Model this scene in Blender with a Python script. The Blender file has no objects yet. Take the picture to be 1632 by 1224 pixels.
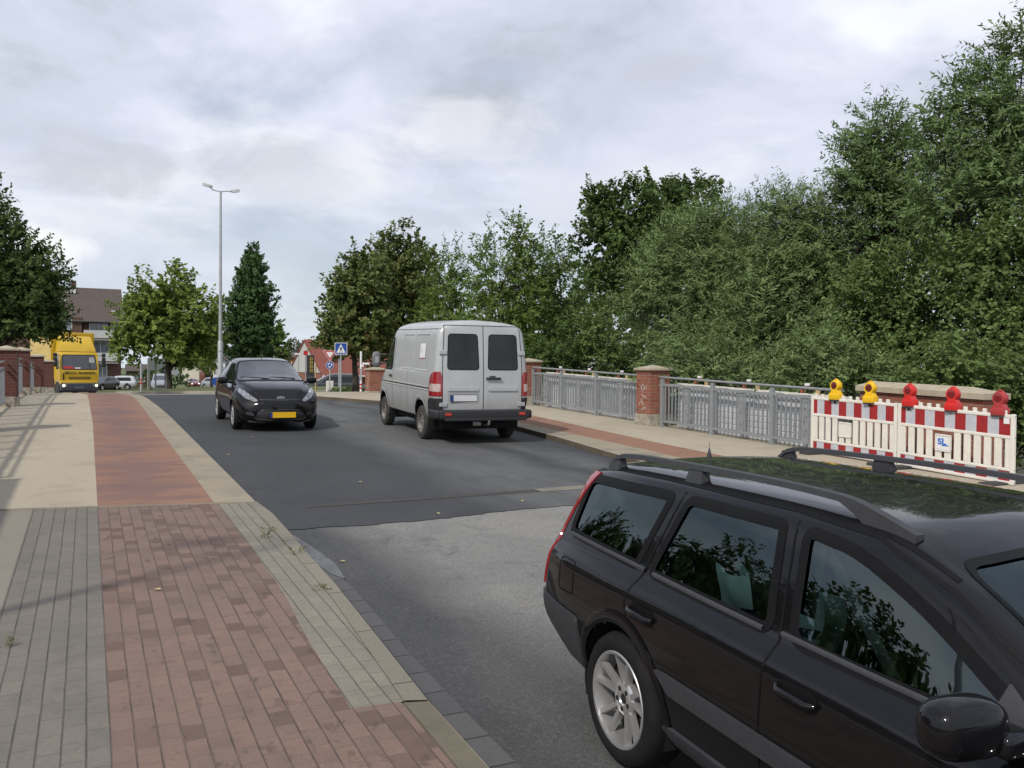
import bpy, bmesh, math, random
import numpy as np
from math import radians, sin, cos, pi
from mathutils import Vector, Matrix
from mathutils.geometry import delaunay_2d_cdt
from mathutils.bvhtree import BVHTree

SC = bpy.context.scene
COL = SC.collection
CAMZ = 1.92
# ------------------------------------------------------------------ camera
PSI, DEL, RHO = radians(25.6), radians(1.14), radians(0.5)
_f = np.array([sin(PSI)*cos(DEL), cos(PSI)*cos(DEL), -sin(DEL)])
_r0 = np.array([cos(PSI), -sin(PSI), 0.0]); _u0 = np.cross(_r0, _f)
_r = cos(RHO)*_r0 + sin(RHO)*_u0; _u = -sin(RHO)*_r0 + cos(RHO)*_u0
cd = bpy.data.cameras.new('camera'); cam = bpy.data.objects.new('camera', cd); COL.objects.link(cam)
cd.sensor_width = 36.0; cd.lens = 36.0*1411/1632; cd.clip_start = 0.05; cd.clip_end = 5000
cam.matrix_world = Matrix([[_r[0], _u[0], -_f[0], 0], [_r[1], _u[1], -_f[1], 0], [_r[2], _u[2], -_f[2], CAMZ], [0, 0, 0, 1]])
SC.camera = cam

def at(x, y, D):
    """world point seen at photograph pixel (x, y), D metres deep along the lens axis"""
    v = _f + (x-816)/1411*_r - (y-612)/1411*_u
    p = v*D
    return Vector((p[0], p[1], p[2]+CAMZ))

# ------------------------------------------------------------------ light
SUN_AZ = np.array([-0.84, -0.54]); SUN_EL = radians(44)
sd = bpy.data.lights.new('sun', 'SUN'); sun = bpy.data.objects.new('sun', sd); COL.objects.link(sun)
sd.energy = 3.1; sd.angle = radians(2.2); sd.color = (1.0, 0.95, 0.87)
_s = Vector((SUN_AZ[0]*cos(SUN_EL), SUN_AZ[1]*cos(SUN_EL), sin(SUN_EL)))
sun.rotation_euler = _s.to_track_quat('Z', 'Y').to_euler()
W = bpy.data.worlds.new('World'); SC.world = W; W.use_nodes = True
def world_nodes():
    nt = W.node_tree; N = nt.nodes; L = nt.links; N.clear()
    out = N.new('ShaderNodeOutputWorld'); bg = N.new('ShaderNodeBackground'); bg.inputs['Strength'].default_value = 0.1
    sky = N.new('ShaderNodeTexSky'); sky.sky_type = 'NISHITA'; sky.sun_disc = False
    sky.sun_elevation = SUN_EL; sky.sun_rotation = math.atan2(SUN_AZ[0], SUN_AZ[1])
    sky.air_density = 1.0; sky.dust_density = 1.5; sky.ozone_density = 1.5
    tc = N.new('ShaderNodeTexCoord'); sep = N.new('ShaderNodeSeparateXYZ'); L.new(tc.outputs['Generated'], sep.inputs[0])
    def m(op, a, b=None):
        n = N.new('ShaderNodeMath'); n.operation = op
        for i, v in enumerate((a, b)):
            if v is None: continue
            if isinstance(v, (int, float)): n.inputs[i].default_value = v
            else: L.new(v, n.inputs[i])
        return n.outputs[0]
    z = m('ADD', m('MAXIMUM', sep.outputs[2], 0.0), 0.22)
    cx = N.new('ShaderNodeCombineXYZ'); L.new(m('DIVIDE', sep.outputs[0], z), cx.inputs[0]); L.new(m('DIVIDE', sep.outputs[1], z), cx.inputs[1])
    def noise(scale, detail, rough, dist, off):
        mp = N.new('ShaderNodeMapping'); mp.inputs['Location'].default_value = off; L.new(cx.outputs[0], mp.inputs[0])
        n = N.new('ShaderNodeTexNoise'); n.inputs['Scale'].default_value = scale; n.inputs['Detail'].default_value = detail
        n.inputs['Roughness'].default_value = rough; n.inputs['Distortion'].default_value = dist; L.new(mp.outputs[0], n.inputs['Vector']); return n.outputs[0]
    def ramp(fac, stops):
        r = N.new('ShaderNodeValToRGB'); r.color_ramp.interpolation = 'EASE'
        e = r.color_ramp.elements
        while len(e) < len(stops): e.new(0.5)
        for el, (p, c) in zip(e, stops): el.position = p; el.color = (*c, 1) if len(c) == 3 else c
        L.new(fac, r.inputs[0]); return r.outputs[0]
    shade = ramp(noise(1.05, 9, 0.57, 0.4, (3.1, 1.7, 0)), [(0.35, (.49, .53, .61)), (0.45, (.615, .66, .775)), (0.54, (.71, .75, .88)), (0.66, (.87, .895, .96))])
    mask = ramp(noise(0.8, 7, 0.55, 0.5, (7.3, 4.2, 0)), [(0.34, (.5,)*3), (0.50, (1, 1, 1))])
    hz = ramp(m('MULTIPLY', sep.outputs[2], 1.0), [(0.0, (1, 1, 1)), (0.05, (.55,)*3), (0.27, (0, 0, 0))])
    mix = N.new('ShaderNodeMix'); mix.data_type = 'RGBA'; L.new(mask, mix.inputs[0]); L.new(sky.outputs[0], mix.inputs[6])
    sc = N.new('ShaderNodeVectorMath'); sc.operation = 'SCALE'; L.new(shade, sc.inputs[0]); sc.inputs['Scale'].default_value = 10.8
    L.new(sc.outputs[0], mix.inputs[7])
    mix2 = N.new('ShaderNodeMix'); mix2.data_type = 'RGBA'; L.new(m('MULTIPLY', hz, 0.95), mix2.inputs[0]); L.new(mix.outputs[2], mix2.inputs[6])
    mix2.inputs[7].default_value = (6.9, 7.7, 8.3, 1)
    last = mix2.outputs[2]
    # single clouds and blue breaks at their own bearings in the sky
    wob = N.new('ShaderNodeTexNoise'); wob.inputs['Scale'].default_value = 7.; wob.inputs['Detail'].default_value = 9.; wob.inputs['Roughness'].default_value = .58; wob.inputs['Distortion'].default_value = .5; wm = N.new('ShaderNodeMapping'); wm.inputs['Scale'].default_value = (1, 1, 2.2); L.new(tc.outputs['Generated'], wm.inputs[0]); L.new(wm.outputs[0], wob.inputs['Vector'])
    for px, py, rx, ry, colr, k in ((105, 388, 75, 34, (9.6, 9.7, 10.0), 1.), (150, 255, 210, 55, (5.6, 5.85, 6.5), .7), (430, 265, 130, 60, (5.8, 6.1, 6.8), .7), (790, 115, 110, 34, (5.4, 6.3, 8.5), .6), (985, 75, 110, 60, (5.8, 6.6, 8.4), .4), (1065, 118, 130, 44, (5.9, 6.05, 6.7), .55), (600, 240, 90, 45, (9.0, 9.1, 9.6), .7), (760, 215, 130, 60, (8.8, 8.9, 9.4), .55), (560, 300, 170, 40, (8.2, 8.6, 9.0), .5), (1000, 300, 160, 60, (7.3, 7.5, 8.5), .5)):
        c = _f+(px-816)/1411*_r-(py-612)/1411*_u; c = c/np.linalg.norm(c); e1 = np.cross(c, [0, 0, 1.]); e1 /= np.linalg.norm(e1); e2 = np.cross(e1, c)
        def dot(v):
            d = N.new('ShaderNodeVectorMath'); d.operation = 'DOT_PRODUCT'; L.new(tc.outputs['Generated'], d.inputs[0]); d.inputs[1].default_value = tuple(v); return d.outputs['Value']
        a = m('MULTIPLY', dot(e1), 1411/rx); b = m('MULTIPLY', dot(e2), 1411/ry)
        r2 = m('ADD', m('MULTIPLY', a, a), m('MULTIPLY', b, b))
        q = m('SUBTRACT', m('MULTIPLY', wob.outputs[0], 3.6), m('ADD', m('MULTIPLY', r2, .6), 1.15))
        msk = ramp(q, [(0.0, (0, 0, 0)), (0.9, (1, 1, 1))])
        back = ramp(dot(c), [(0.5, (0, 0, 0)), (0.8, (1, 1, 1))])
        mx = N.new('ShaderNodeMix'); mx.data_type = 'RGBA'; L.new(m('MULTIPLY', m('MULTIPLY', msk, back), k), mx.inputs[0]); L.new(last, mx.inputs[6]); mx.inputs[7].default_value = (*colr, 1); last = mx.outputs[2]
    fine = ramp(wob.outputs[0], [(0.3, (.93, .93, .945)), (0.7, (1.045, 1.04, 1.03))])
    fm = N.new('ShaderNodeMix'); fm.data_type = 'RGBA'; fm.blend_type = 'MULTIPLY'; fm.inputs[0].default_value = 1.; L.new(last, fm.inputs[6]); L.new(fine, fm.inputs[7])
    L.new(fm.outputs[2], bg.inputs[0]); L.new(bg.outputs[0], out.inputs[0])
world_nodes()
SC.view_settings.view_transform = 'Standard'; SC.view_settings.look = 'None'
SC.view_settings.exposure = 0.0; SC.view_settings.gamma = 1.0; SC.view_settings.use_curve_mapping = False
SC.render.engine = 'CYCLES'
SC.cycles.max_bounces = 8; SC.cycles.transparent_max_bounces = 12

# ------------------------------------------------------------------ materials
def rgb(c): return (c[0], c[1], c[2], 1)
def hexc(h):
    v = [int(h[i:i+2], 16)/255 for i in (0, 2, 4)]
    return tuple(x/12.92 if x <= .04045 else ((x+.055)/1.055)**2.4 for x in v)
class NT:
    def __init__(s, name):
        s.m = bpy.data.materials.new(name); s.m.use_nodes = True; s.t = s.m.node_tree; s.N = s.t.nodes; s.L = s.t.links
        s.bsdf = s.N['Principled BSDF']; s.out = s.N['Material Output']; s.tc = None
    def set(s, **k):
        for a, v in k.items():
            i = s.bsdf.inputs[a.replace('_', ' ')]
            if isinstance(v, (int, float)): i.default_value = v
            elif isinstance(v, tuple): i.default_value = rgb(v)
            else: s.L.new(v, i)
        return s
    def coord(s, kind='Object'):
        if s.tc is None: s.tc = s.N.new('ShaderNodeTexCoord')
        return s.tc.outputs[kind]
    def math(s, op, a, b=None, c=None):
        n = s.N.new('ShaderNodeMath'); n.operation = op
        for i, v in enumerate((a, b, c)):
            if v is None: continue
            if isinstance(v, (int, float)): n.inputs[i].default_value = v
            else: s.L.new(v, n.inputs[i])
        return n.outputs[0]
    def noise(s, scale, detail=4, rough=.55, vec=None, dist=0, stretch=None):
        n = s.N.new('ShaderNodeTexNoise'); n.inputs['Scale'].default_value = scale; n.inputs['Detail'].default_value = detail
        n.inputs['Roughness'].default_value = rough; n.inputs['Distortion'].default_value = dist
        v = vec or s.coord()
        if stretch:
            mp = s.N.new('ShaderNodeMapping'); mp.inputs['Scale'].default_value = stretch; s.L.new(v, mp.inputs[0]); v = mp.outputs[0]
        s.L.new(v, n.inputs['Vector']); return n.outputs[0]
    def vor(s, scale, vec=None, feat='F1', out='Distance'):
        n = s.N.new('ShaderNodeTexVoronoi'); n.feature = feat; n.inputs['Scale'].default_value = scale; s.L.new(vec or s.coord(), n.inputs['Vector']); return n.outputs[out]
    def ramp(s, fac, stops, interp='LINEAR'):
        r = s.N.new('ShaderNodeValToRGB'); r.color_ramp.interpolation = interp; e = r.color_ramp.elements
        while len(e) < len(stops): e.new(.5)
        for el, (p, c) in zip(e, stops):
            el.position = p; el.color = (c, c, c, 1) if isinstance(c, (int, float)) else rgb(c)
        s.L.new(fac, r.inputs[0]); return r.outputs[0]
    def mix(s, fac, a, b, blend='MIX'):
        n = s.N.new('ShaderNodeMix'); n.data_type = 'RGBA'; n.blend_type = blend
        for i, v in ((0, fac), (6, a), (7, b)):
            if isinstance(v, (int, float)): n.inputs[i].default_value = v if i == 0 else (v, v, v, 1)
            elif isinstance(v, tuple): n.inputs[i].default_value = rgb(v)
            else: s.L.new(v, n.inputs[i])
        return n.outputs[2]
    def bump(s, h, strength=.3, dist=.01):
        n = s.N.new('ShaderNodeBump'); n.inputs['Strength'].default_value = strength; n.inputs['Distance'].default_value = dist
        s.L.new(h, n.inputs['Height']); s.L.new(n.outputs[0], s.bsdf.inputs['Normal']); return n.outputs[0]

def plain(name, c, c2=None, scale=6, rough=.5, metal=0., coat=0., spec=.5, bump=0., bscale=60, emit=None, es=0.):
    n = NT(name); c2 = c2 or tuple(x*.8 for x in c)
    f = n.ramp(n.noise(scale, 5, .6), [(.35, 0.), (.65, 1.)])
    n.set(Base_Color=n.mix(f, c, c2), Metallic=metal, Coat_Weight=coat, Specular_IOR_Level=spec)
    n.set(Roughness=n.math('MULTIPLY_ADD', n.noise(scale*3, 3), .2, rough-.1) if rough > .12 else rough)
    if coat: n.set(Coat_Roughness=.03, Coat_IOR=1.38 if name.startswith('car_paint') else 1.5)
    if bump: n.bump(n.noise(bscale, 4, .6), bump, .01)
    if emit: n.set(Emission_Color=emit, Emission_Strength=es)
    return n.m

def brick(name, stops, mortar, bw, bh, ms=.006, rough=.85, wall=True, bump=.5, rowoff=.5, extra=None):
    n = NT(name)
    sp = n.N.new('ShaderNodeSeparateXYZ'); n.L.new(n.coord(), sp.inputs[0])
    cb = n.N.new('ShaderNodeCombineXYZ')
    if wall:
        g = n.N.new('ShaderNodeNewGeometry'); vt = n.N.new('ShaderNodeVectorTransform'); vt.vector_type = 'NORMAL'; vt.convert_from = 'WORLD'; vt.convert_to = 'OBJECT'
        n.L.new(g.outputs['True Normal'], vt.inputs[0]); sn = n.N.new('ShaderNodeSeparateXYZ'); n.L.new(vt.outputs[0], sn.inputs[0])
        k = n.math('GREATER_THAN', n.math('ABSOLUTE', sn.outputs[0]), .6)
        n.L.new(n.math('ADD', n.math('MULTIPLY', sp.outputs[1], k), n.math('MULTIPLY', sp.outputs[0], n.math('SUBTRACT', 1., k))), cb.inputs[0])
        n.L.new(sp.outputs[2], cb.inputs[1])
    else:
        n.L.new(sp.outputs[1], cb.inputs[0]); n.L.new(sp.outputs[0], cb.inputs[1])
    wob = n.N.new('ShaderNodeVectorMath'); wob.operation = 'MULTIPLY_ADD'
    nz = n.N.new('ShaderNodeTexNoise'); nz.inputs['Scale'].default_value = 4.; n.L.new(cb.outputs[0], nz.inputs['Vector'])
    n.L.new(nz.outputs['Color'], wob.inputs[0]); wob.inputs[1].default_value = (.012, .012, 0); n.L.new(cb.outputs[0], wob.inputs[2])
    b = n.N.new('ShaderNodeTexBrick'); n.L.new(wob.outputs[0], b.inputs['Vector']); b.offset = rowoff
    b.inputs['Color1'].default_value = (0, 0, 0, 1); b.inputs['Color2'].default_value = (1, 1, 1, 1); b.inputs['Mortar'].default_value = (.5, .5, .5, 1)
    b.inputs['Scale'].default_value = 1.; b.inputs['Mortar Size'].default_value = ms; b.inputs['Mortar Smooth'].default_value = .25
    b.inputs['Brick Width'].default_value = bw; b.inputs['Row Height'].default_value = bh; b.inputs['Bias'].default_value = 0.
    col = n.ramp(b.outputs['Color'], stops)
    nn = n.noise(55, 4, .7)
    col = n.mix(n.ramp(nn, [(.35, 0.), (.75, .5)]), col, tuple(x*.55 for x in stops[0][1]))
    if extra: col = extra(n, col)
    mc = n.mix(n.noise(30, 3), mortar, tuple(x*.6 for x in mortar))
    n.set(Base_Color=n.mix(b.outputs['Fac'], col, mc), Roughness=rough, Specular_IOR_Level=.3)
    h = n.math('ADD', n.math('MULTIPLY', n.math('SUBTRACT', 1., b.outputs['Fac']), 1.), n.math('MULTIPLY', nn, .35))
    n.bump(h, bump, .006); return n.m

# ------------------------------------------------------------------ mesh helpers
class MB:
    def __init__(s): s.v = []; s.f = []; s.mi = []; s.cur = 0
    def add(s, vs, fs, M=None):
        o = len(s.v)
        s.v += [tuple(M @ Vector(p)) for p in vs] if M is not None else [tuple(p) for p in vs]
        s.f += [tuple(i+o for i in f) for f in fs]; s.mi += [s.cur]*len(fs); return s
    def box(s, c, d, bev=0., M=None, rz=0., seg=2):
        bm = bmesh.new(); bmesh.ops.create_cube(bm, size=1.)
        for v in bm.verts: v.co = Vector((v.co.x*d[0], v.co.y*d[1], v.co.z*d[2]))
        if bev: bmesh.ops.bevel(bm, geom=bm.edges[:], offset=bev, segments=seg, profile=.6, affect='EDGES')
        bm.verts.index_update()
        T = Matrix.Translation(c) @ Matrix.Rotation(rz, 4, 'Z')
        if M is not None: T = M @ T
        s.add([v.co for v in bm.verts], [[v.index for v in f.verts] for f in bm.faces], T); bm.free(); return s
    def tube(s, pts, r, n=8, caps=True):
        pts = [Vector(p) for p in pts]; rs = r if isinstance(r, (list, tuple)) else [r]*len(pts)
        o = len(s.v); prev = None
        for i, p in enumerate(pts):
            t = (pts[min(i+1, len(pts)-1)]-pts[max(i-1, 0)]).normalized()
            a = prev - t*prev.dot(t) if prev is not None else (Vector((0, 0, 1)) if abs(t.z) < .9 else Vector((1, 0, 0))).cross(t)
            a.normalize(); prev = a; b = t.cross(a)
            for k in range(n):
                w = 2*pi*k/n; s.v.append(tuple(p+a*(rs[i]*cos(w))+b*(rs[i]*sin(w))))
        fs = []
        for i in range(len(pts)-1):
            for k in range(n):
                fs.append((o+i*n+k, o+i*n+(k+1) % n, o+(i+1)*n+(k+1) % n, o+(i+1)*n+k))
        if caps: fs += [tuple(o+k for k in reversed(range(n))), tuple(o+(len(pts)-1)*n+k for k in range(n))]
        s.f += fs; s.mi += [s.cur]*len(fs); return s
    def lathe(s, prof, n=24, M=None):
        vs = []; fs = []; m = len(prof)
        for k in range(n):
            w = 2*pi*k/n
            for (r, z) in prof: vs.append((r*cos(w), r*sin(w), z))
        for k in range(n):
            for j in range(m-1):
                a, b = k*m+j, ((k+1) % n)*m+j
                fs.append((a, b, b+1, a+1))
        return s.add(vs, fs, M)
    def prism(s, poly, h0, h1, M=None):
        """2-d outline (counter-clockwise) extruded from h0 to h1 along local z"""
        n = len(poly); vs = [(x, y, h0) for x, y in poly]+[(x, y, h1) for x, y in poly]
        fs = [tuple(reversed(range(n))), tuple(range(n, 2*n))]+[(i, (i+1) % n, n+(i+1) % n, n+i) for i in range(n)]
        return s.add(vs, fs, M)
    def build(s, name, mats, parent=None, smooth=None):
        me = bpy.data.meshes.new(name); me.from_pydata(s.v, [], s.f)
        for m in (mats if isinstance(mats, (list, tuple)) else [mats]): me.materials.append(m)
        if any(s.mi): me.polygons.foreach_set('material_index', s.mi)
        me.update()
        bm = bmesh.new(); bm.from_mesh(me); bmesh.ops.recalc_face_normals(bm, faces=bm.faces); bm.to_mesh(me); bm.free()
        if smooth is not None:
            me.polygons.foreach_set('use_smooth', [True]*len(me.polygons))
            if smooth < 179: me.set_sharp_from_angle(angle=radians(smooth))
        o = bpy.data.objects.new(name, me); COL.objects.link(o)
        if parent is not None: o.parent = parent
        return o
def tag(o, label=None, cat=None, group=None, kind=None):
    if label: o['label'] = label
    if cat: o['category'] = cat
    if group: o['group'] = group
    if kind: o['kind'] = kind
    return o
def thing(name, loc, rz=0., label=None, cat=None, group=None):
    o = bpy.data.objects.new(name, None); COL.objects.link(o); o.location = loc; o.rotation_euler = (0, 0, rz); o.empty_display_size = .2
    return tag(o, label, cat, group)
KIDS = {}
def copy_thing(o, loc, rz=None, label=None, group=None):
    c = o.copy(); COL.objects.link(c); c.location = loc
    if rz is not None: c.rotation_euler = (0, 0, rz)
    if label: c['label'] = label
    if group: c['group'] = group
    for ch in list(o.children):
        k = ch.copy(); COL.objects.link(k); k.parent = c
        for g in list(ch.children):
            q = g.copy(); COL.objects.link(q); q.parent = k
    return c
def text_mesh(name, s, size, mat, parent, M, depth=.002, bold=0.):
    cu = bpy.data.curves.new(name, 'FONT'); cu.body = s; cu.size = size; cu.align_x = 'CENTER'; cu.align_y = 'CENTER'; cu.extrude = depth; cu.offset = bold
    t = bpy.data.objects.new(name, cu); COL.objects.link(t); bpy.context.view_layer.update()
    me = bpy.data.meshes.new_from_object(t.evaluated_get(bpy.context.evaluated_depsgraph_get()))
    bpy.data.objects.remove(t); me.transform(M); me.materials.clear(); me.materials.append(mat); me.name = name
    o = bpy.data.objects.new(name, me); COL.objects.link(o); o.parent = parent; return o
def rpoly(pts, r, n=4):
    out = []; m = len(pts)
    for i, p in enumerate(pts):
        rr = r[i] if isinstance(r, (list, tuple)) else r
        p = Vector(p); a = Vector(pts[i-1])-p; b = Vector(pts[(i+1) % m])-p
        k = min(rr, a.length*.45, b.length*.45)
        A = p+a.normalized()*k; B = p+b.normalized()*k
        for j in range(n+1):
            t = j/n; out.append(tuple(A*(1-t)**2+p*2*t*(1-t)+B*t*t))
    return out
def inpoly(P, poly):
    P = np.asarray(P, float); x, y = P[:, 0], P[:, 1]; r = np.zeros(len(P), bool); n = len(poly)
    for i in range(n):
        x0, y0 = poly[i]; x1, y1 = poly[(i+1) % n]
        if y0 == y1: continue
        r ^= ((y0 > y) != (y1 > y)) & (x < (x1-x0)*(y-y0)/(y1-y0)+x0)
    return r
def densify(poly, res, closed=True):
    out = []; n = len(poly)
    for i in range(n if closed else n-1):
        a = Vector(poly[i]); b = Vector(poly[(i+1) % n]); k = max(1, int(math.ceil((b-a).length/res-1e-6)))
        out += [tuple(a.lerp(b, j/k)) for j in range(k)]
    if not closed: out.append(tuple(poly[-1]))
    return out
def cdt(poly, res):
    b = densify(poly, res); n = len(b)
    A = np.array(b); lo = A.min(0); hi = A.max(0)
    gx = np.arange(lo[0]+res/2, hi[0], res); gy = np.arange(lo[1]+res/2, hi[1], res)
    pts = []
    if len(gx) and len(gy):
        G = np.stack(np.meshgrid(gx, gy), -1).reshape(-1, 2); G = G[inpoly(G, b)]
        if len(G):
            d = np.min(((G[:, None, :]-A[None])**2).sum(-1), 1) if len(G)*n < 4e6 else np.full(len(G), 9.)
            G = G[d > (res*.35)**2]; pts = [tuple(g) for g in G]
    V = [Vector(p) for p in b]+[Vector(p) for p in pts]
    r = delaunay_2d_cdt(V, [(i, (i+1) % n) for i in range(n)], [], 1, 1e-6)
    return [tuple(v) for v in r[0]], [tuple(f) for f in r[2]], n
# ------------------------------------------------------------------ ground profile
_PG = [(-60, -3.66), (0, -1.92), (24, -1.224), (28, -1.14), (31, -1.12), (34, -1.17), (38, -1.27), (45, -1.47), (53, -1.72), (70, -2.2), (100, -2.9), (160, -3.9), (250, -4.3), (900, -4.5)]
_gx = np.array([p[0] for p in _PG], float); _gz = np.array([p[1] for p in _PG], float)+CAMZ
def G(Y): return np.interp(Y, _gx, _gz)
def sstep(x, a, b):
    t = np.clip((x-a)/(b-a), 0, 1); return t*t*(3-2*t)
def terrain(X, Y):
    side = np.maximum(sstep(X, 12.7, 16.5)*(1-sstep(Y, 30, 44)), sstep(-X, 2.3, 6)*(1-sstep(Y, 46, 58)))
    return G(Y)-.28-3.6*side+.25*sstep(Y, 60, 75)
def gsheet(name, poly, off, mat, res=1.0, kind='structure', zf=None):
    V, F, n = cdt(poly, res)
    me = bpy.data.meshes.new(name)
    P = np.array(V); z = (zf(P[:, 0], P[:, 1]) if zf else G(P[:, 1]))+off
    me.from_pydata([(x, y, c) for (x, y), c in zip(V, z)], [], [f if (Vector(V[f[1]])-Vector(V[f[0]])).cross(Vector(V[f[2]])-Vector(V[f[0]])) > 0 else f[::-1] for f in F])
    me.materials.append(mat); me.polygons.foreach_set('use_smooth', [True]*len(me.polygons)); me.update()
    o = bpy.data.objects.new(name, me); COL.objects.link(o)
    if kind: o['kind'] = kind
    return o
def skirt(name, line, z0, z1, mat, width=.0, lip=None):
    """vertical face along a ground line (kerb), with an optional top strip of given width to the left"""
    mb = MB(); L = densify(line, .5, False)
    for i in range(len(L)-1):
        (x0, y0), (x1, y1) = L[i], L[i+1]
        d = Vector((x1-x0, y1-y0)).normalized(); nx, ny = -d.y*width, d.x*width
        a, b = float(G(y0)), float(G(y1))
        mb.add([(x0, y0, a+z0), (x1, y1, b+z0), (x1, y1, b+z1), (x0, y0, a+z1), (x1+nx, y1+ny, b+z1), (x0+nx, y0+ny, a+z1)], [(0, 1, 2, 3)]+([(3, 2, 4, 5)] if width else []))
    o = mb.build(name, mat); o['kind'] = 'structure'; return o

# ------------------------------------------------------------------ setting materials
def m_asphalt(name, c1, c2, speck, wear=None, patch=None):
    n = NT(name)
    f = n.noise(1.1, 6, .65, stretch=(1, .35, 1)); col = n.mix(n.ramp(f, [(.35, 0.), (.65, 1.)]), c1, c2)
    if wear: col = wear(n, col)
    col = n.mix(n.math('MULTIPLY', n.ramp(n.noise(.45, 6, .68, dist=.8), [(.42, 0.), (.66, 1.)]), .38), col, tuple(x*1.5 for x in c2)); col = n.mix(n.math('MULTIPLY', n.ramp(n.noise(1.9, 7, .72, dist=.6), [(.56, 0.), (.70, 1.)]), .42), col, tuple(x*.55 for x in c1))
    g = n.noise(170, 3, .8); col = n.mix(n.ramp(g, [(.3, .75), (.7, 0.)]), col, tuple(x*.35 for x in c1))
    q = n.noise(38, 4, .75); col = n.mix(n.ramp(q, [(.34, .4), (.5, 0.)]), col, tuple(x*.5 for x in c1)); col = n.mix(n.ramp(q, [(.55, 0.), (.72, .2)]), col, speck)
    v = n.vor(95); col = n.mix(n.ramp(v, [(.02, .85), (.11, 0.)]), col, speck)
    n.set(Base_Color=col, Roughness=n.math('MULTIPLY_ADD', f, .15, .72), Specular_IOR_Level=.35)
    n.bump(n.math('ADD', n.vor(70), n.math('MULTIPLY', g, .6)), .55, .008); return n.m
def wear_new(n, col):
    s = n.N.new('ShaderNodeSeparateXYZ'); n.L.new(n.coord(), s.inputs[0])
    # pale dust band in the right wheel tracks, as along the worn lane
    w = n.math('ADD', s.outputs[0], n.math('MULTIPLY', n.noise(.5, 3), 1.6))
    band = n.ramp(n.math('MULTIPLY', w, .1), [(.50, 0.), (.59, .75), (.70, .7), (.76, .1), (.80, .7), (.88, 0.)])
    return n.mix(n.math('MULTIPLY', band, n.ramp(n.noise(2.5, 6, .7, stretch=(1, .25, 1)), [(.3, .45), (.62, 1.)])), col, (.235, .235, .222))
def wear_old(n, col):
    s = n.N.new('ShaderNodeSeparateXYZ'); n.L.new(n.coord(), s.inputs[0])
    w = n.math('ADD', s.outputs[0], n.math('MULTIPLY', n.noise(.55, 5, .6, stretch=(1, .4, 1)), 1.5))
    y = n.math('MULTIPLY', n.math('ADD', s.outputs[1], n.math('MULTIPLY', n.noise(.8, 4), 2.)), .1)
    edge = n.math('MULTIPLY', n.ramp(n.math('MULTIPLY', w, .1), [(.27, 0.), (.36, 1.)]), n.ramp(y, [(.40, .0), (.72, 1.)]))
    col = n.mix(edge, col, (.36, .35, .32))
    sp = n.noise(7, 4, .7); return n.mix(n.ramp(sp, [(.66, 0.), (.74, .7)]), col, (.06, .055, .05))
M_ASN = m_asphalt('asphalt_new', (.050, .053, .057), (.068, .071, .075), (.15, .15, .15), wear_new)
M_ASO = m_asphalt('asphalt_old', (.064, .065, .066), (.092, .092, .089), (.36, .35, .33), wear_old)
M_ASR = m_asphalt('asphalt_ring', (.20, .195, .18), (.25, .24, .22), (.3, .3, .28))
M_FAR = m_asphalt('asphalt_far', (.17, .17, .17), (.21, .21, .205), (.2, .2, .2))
def m_conc(name, c1, c2, dirt, scale=.9, amount=.6, streak=(1, .3, 1), speck=.35):
    n = NT(name)
    col = n.mix(n.ramp(n.noise(scale, 6, .6, stretch=streak), [(.32, 0.), (.68, 1.)]), c1, c2)
    col = n.mix(n.math('MULTIPLY', n.ramp(n.noise(1.7, 7, .68), [(.5, 0.), (.75, 1.)]), amount), col, dirt)
    col = n.mix(n.ramp(n.noise(140, 3, .7), [(.3, speck), (.65, 0.)]), col, tuple(x*.5 for x in c1))
    n.set(Base_Color=col, Roughness=.85, Specular_IOR_Level=.25); n.bump(n.noise(90, 4, .7), .25, .006); return n.m
M_BEIGE = m_conc('concrete_beige', (.375, .325, .245), (.43, .38, .29), (.28, .245, .19), .9, .85)
M_BEIGE2 = m_conc('concrete_grey_beige', (.225, .205, .17), (.275, .245, .195), (.17, .155, .135))
M_EDGE = m_conc('concrete_edge', (.27, .24, .18), (.34, .29, .21), (.15, .14, .115), 1.5, .9, (.6, 1.2, 1))
def m_red():
    n = NT('coating_red'); sp = n.N.new('ShaderNodeSeparateXYZ'); n.L.new(n.coord(), sp.inputs[0])
    col = n.mix(n.ramp(n.noise(.8, 6, .62, stretch=(.8, 1.2, 1)), [(.36, 0.), (.62, 1.)]), (.175, .115, .106), (.225, .128, .102))
    ex = n.math('MULTIPLY_ADD', n.math('ABSOLUTE', n.math('SUBTRACT', sp.outputs[0], .62)), .20, n.noise(1.1, 7, .72, dist=.5, stretch=(.45, 1.5, 1)))
    col = n.mix(n.math('MULTIPLY', n.ramp(ex, [(.51, 0.), (.64, 1.)]), .85), col, (.30, .165, .105))
    col = n.mix(n.math('MULTIPLY', n.ramp(n.noise(1.9, 7, .72, dist=.4, stretch=(.5, 1.8, 1)), [(.52, 0.), (.70, 1.)]), .75), col, (.125, .082, .070))
    col = n.mix(n.ramp(n.noise(140, 3, .7), [(.3, .4), (.65, 0.)]), col, (.10, .06, .05))
    n.set(Base_Color=col, Roughness=.85, Specular_IOR_Level=.25); n.bump(n.noise(90, 4, .7), .25, .006); return n.m
M_REDP = m_red()
M_KERBF = m_conc('kerb_brown', (.105, .085, .06), (.15, .12, .085), (.06, .052, .042), 2.5, .9)
M_KERBE = m_conc('kerb_stone', (.30, .27, .215), (.36, .325, .26), (.2, .185, .15), 2)
M_GRAV = m_conc('dirt_verge', (.15, .135, .10), (.19, .165, .12), (.08, .075, .05), 2)
def stain(n, col):
    return n.mix(n.math('MULTIPLY', n.ramp(n.noise(.7, 6, .6), [(.4, 0.), (.7, 1.)]), .35), col, (.115, .095, .075))
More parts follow.
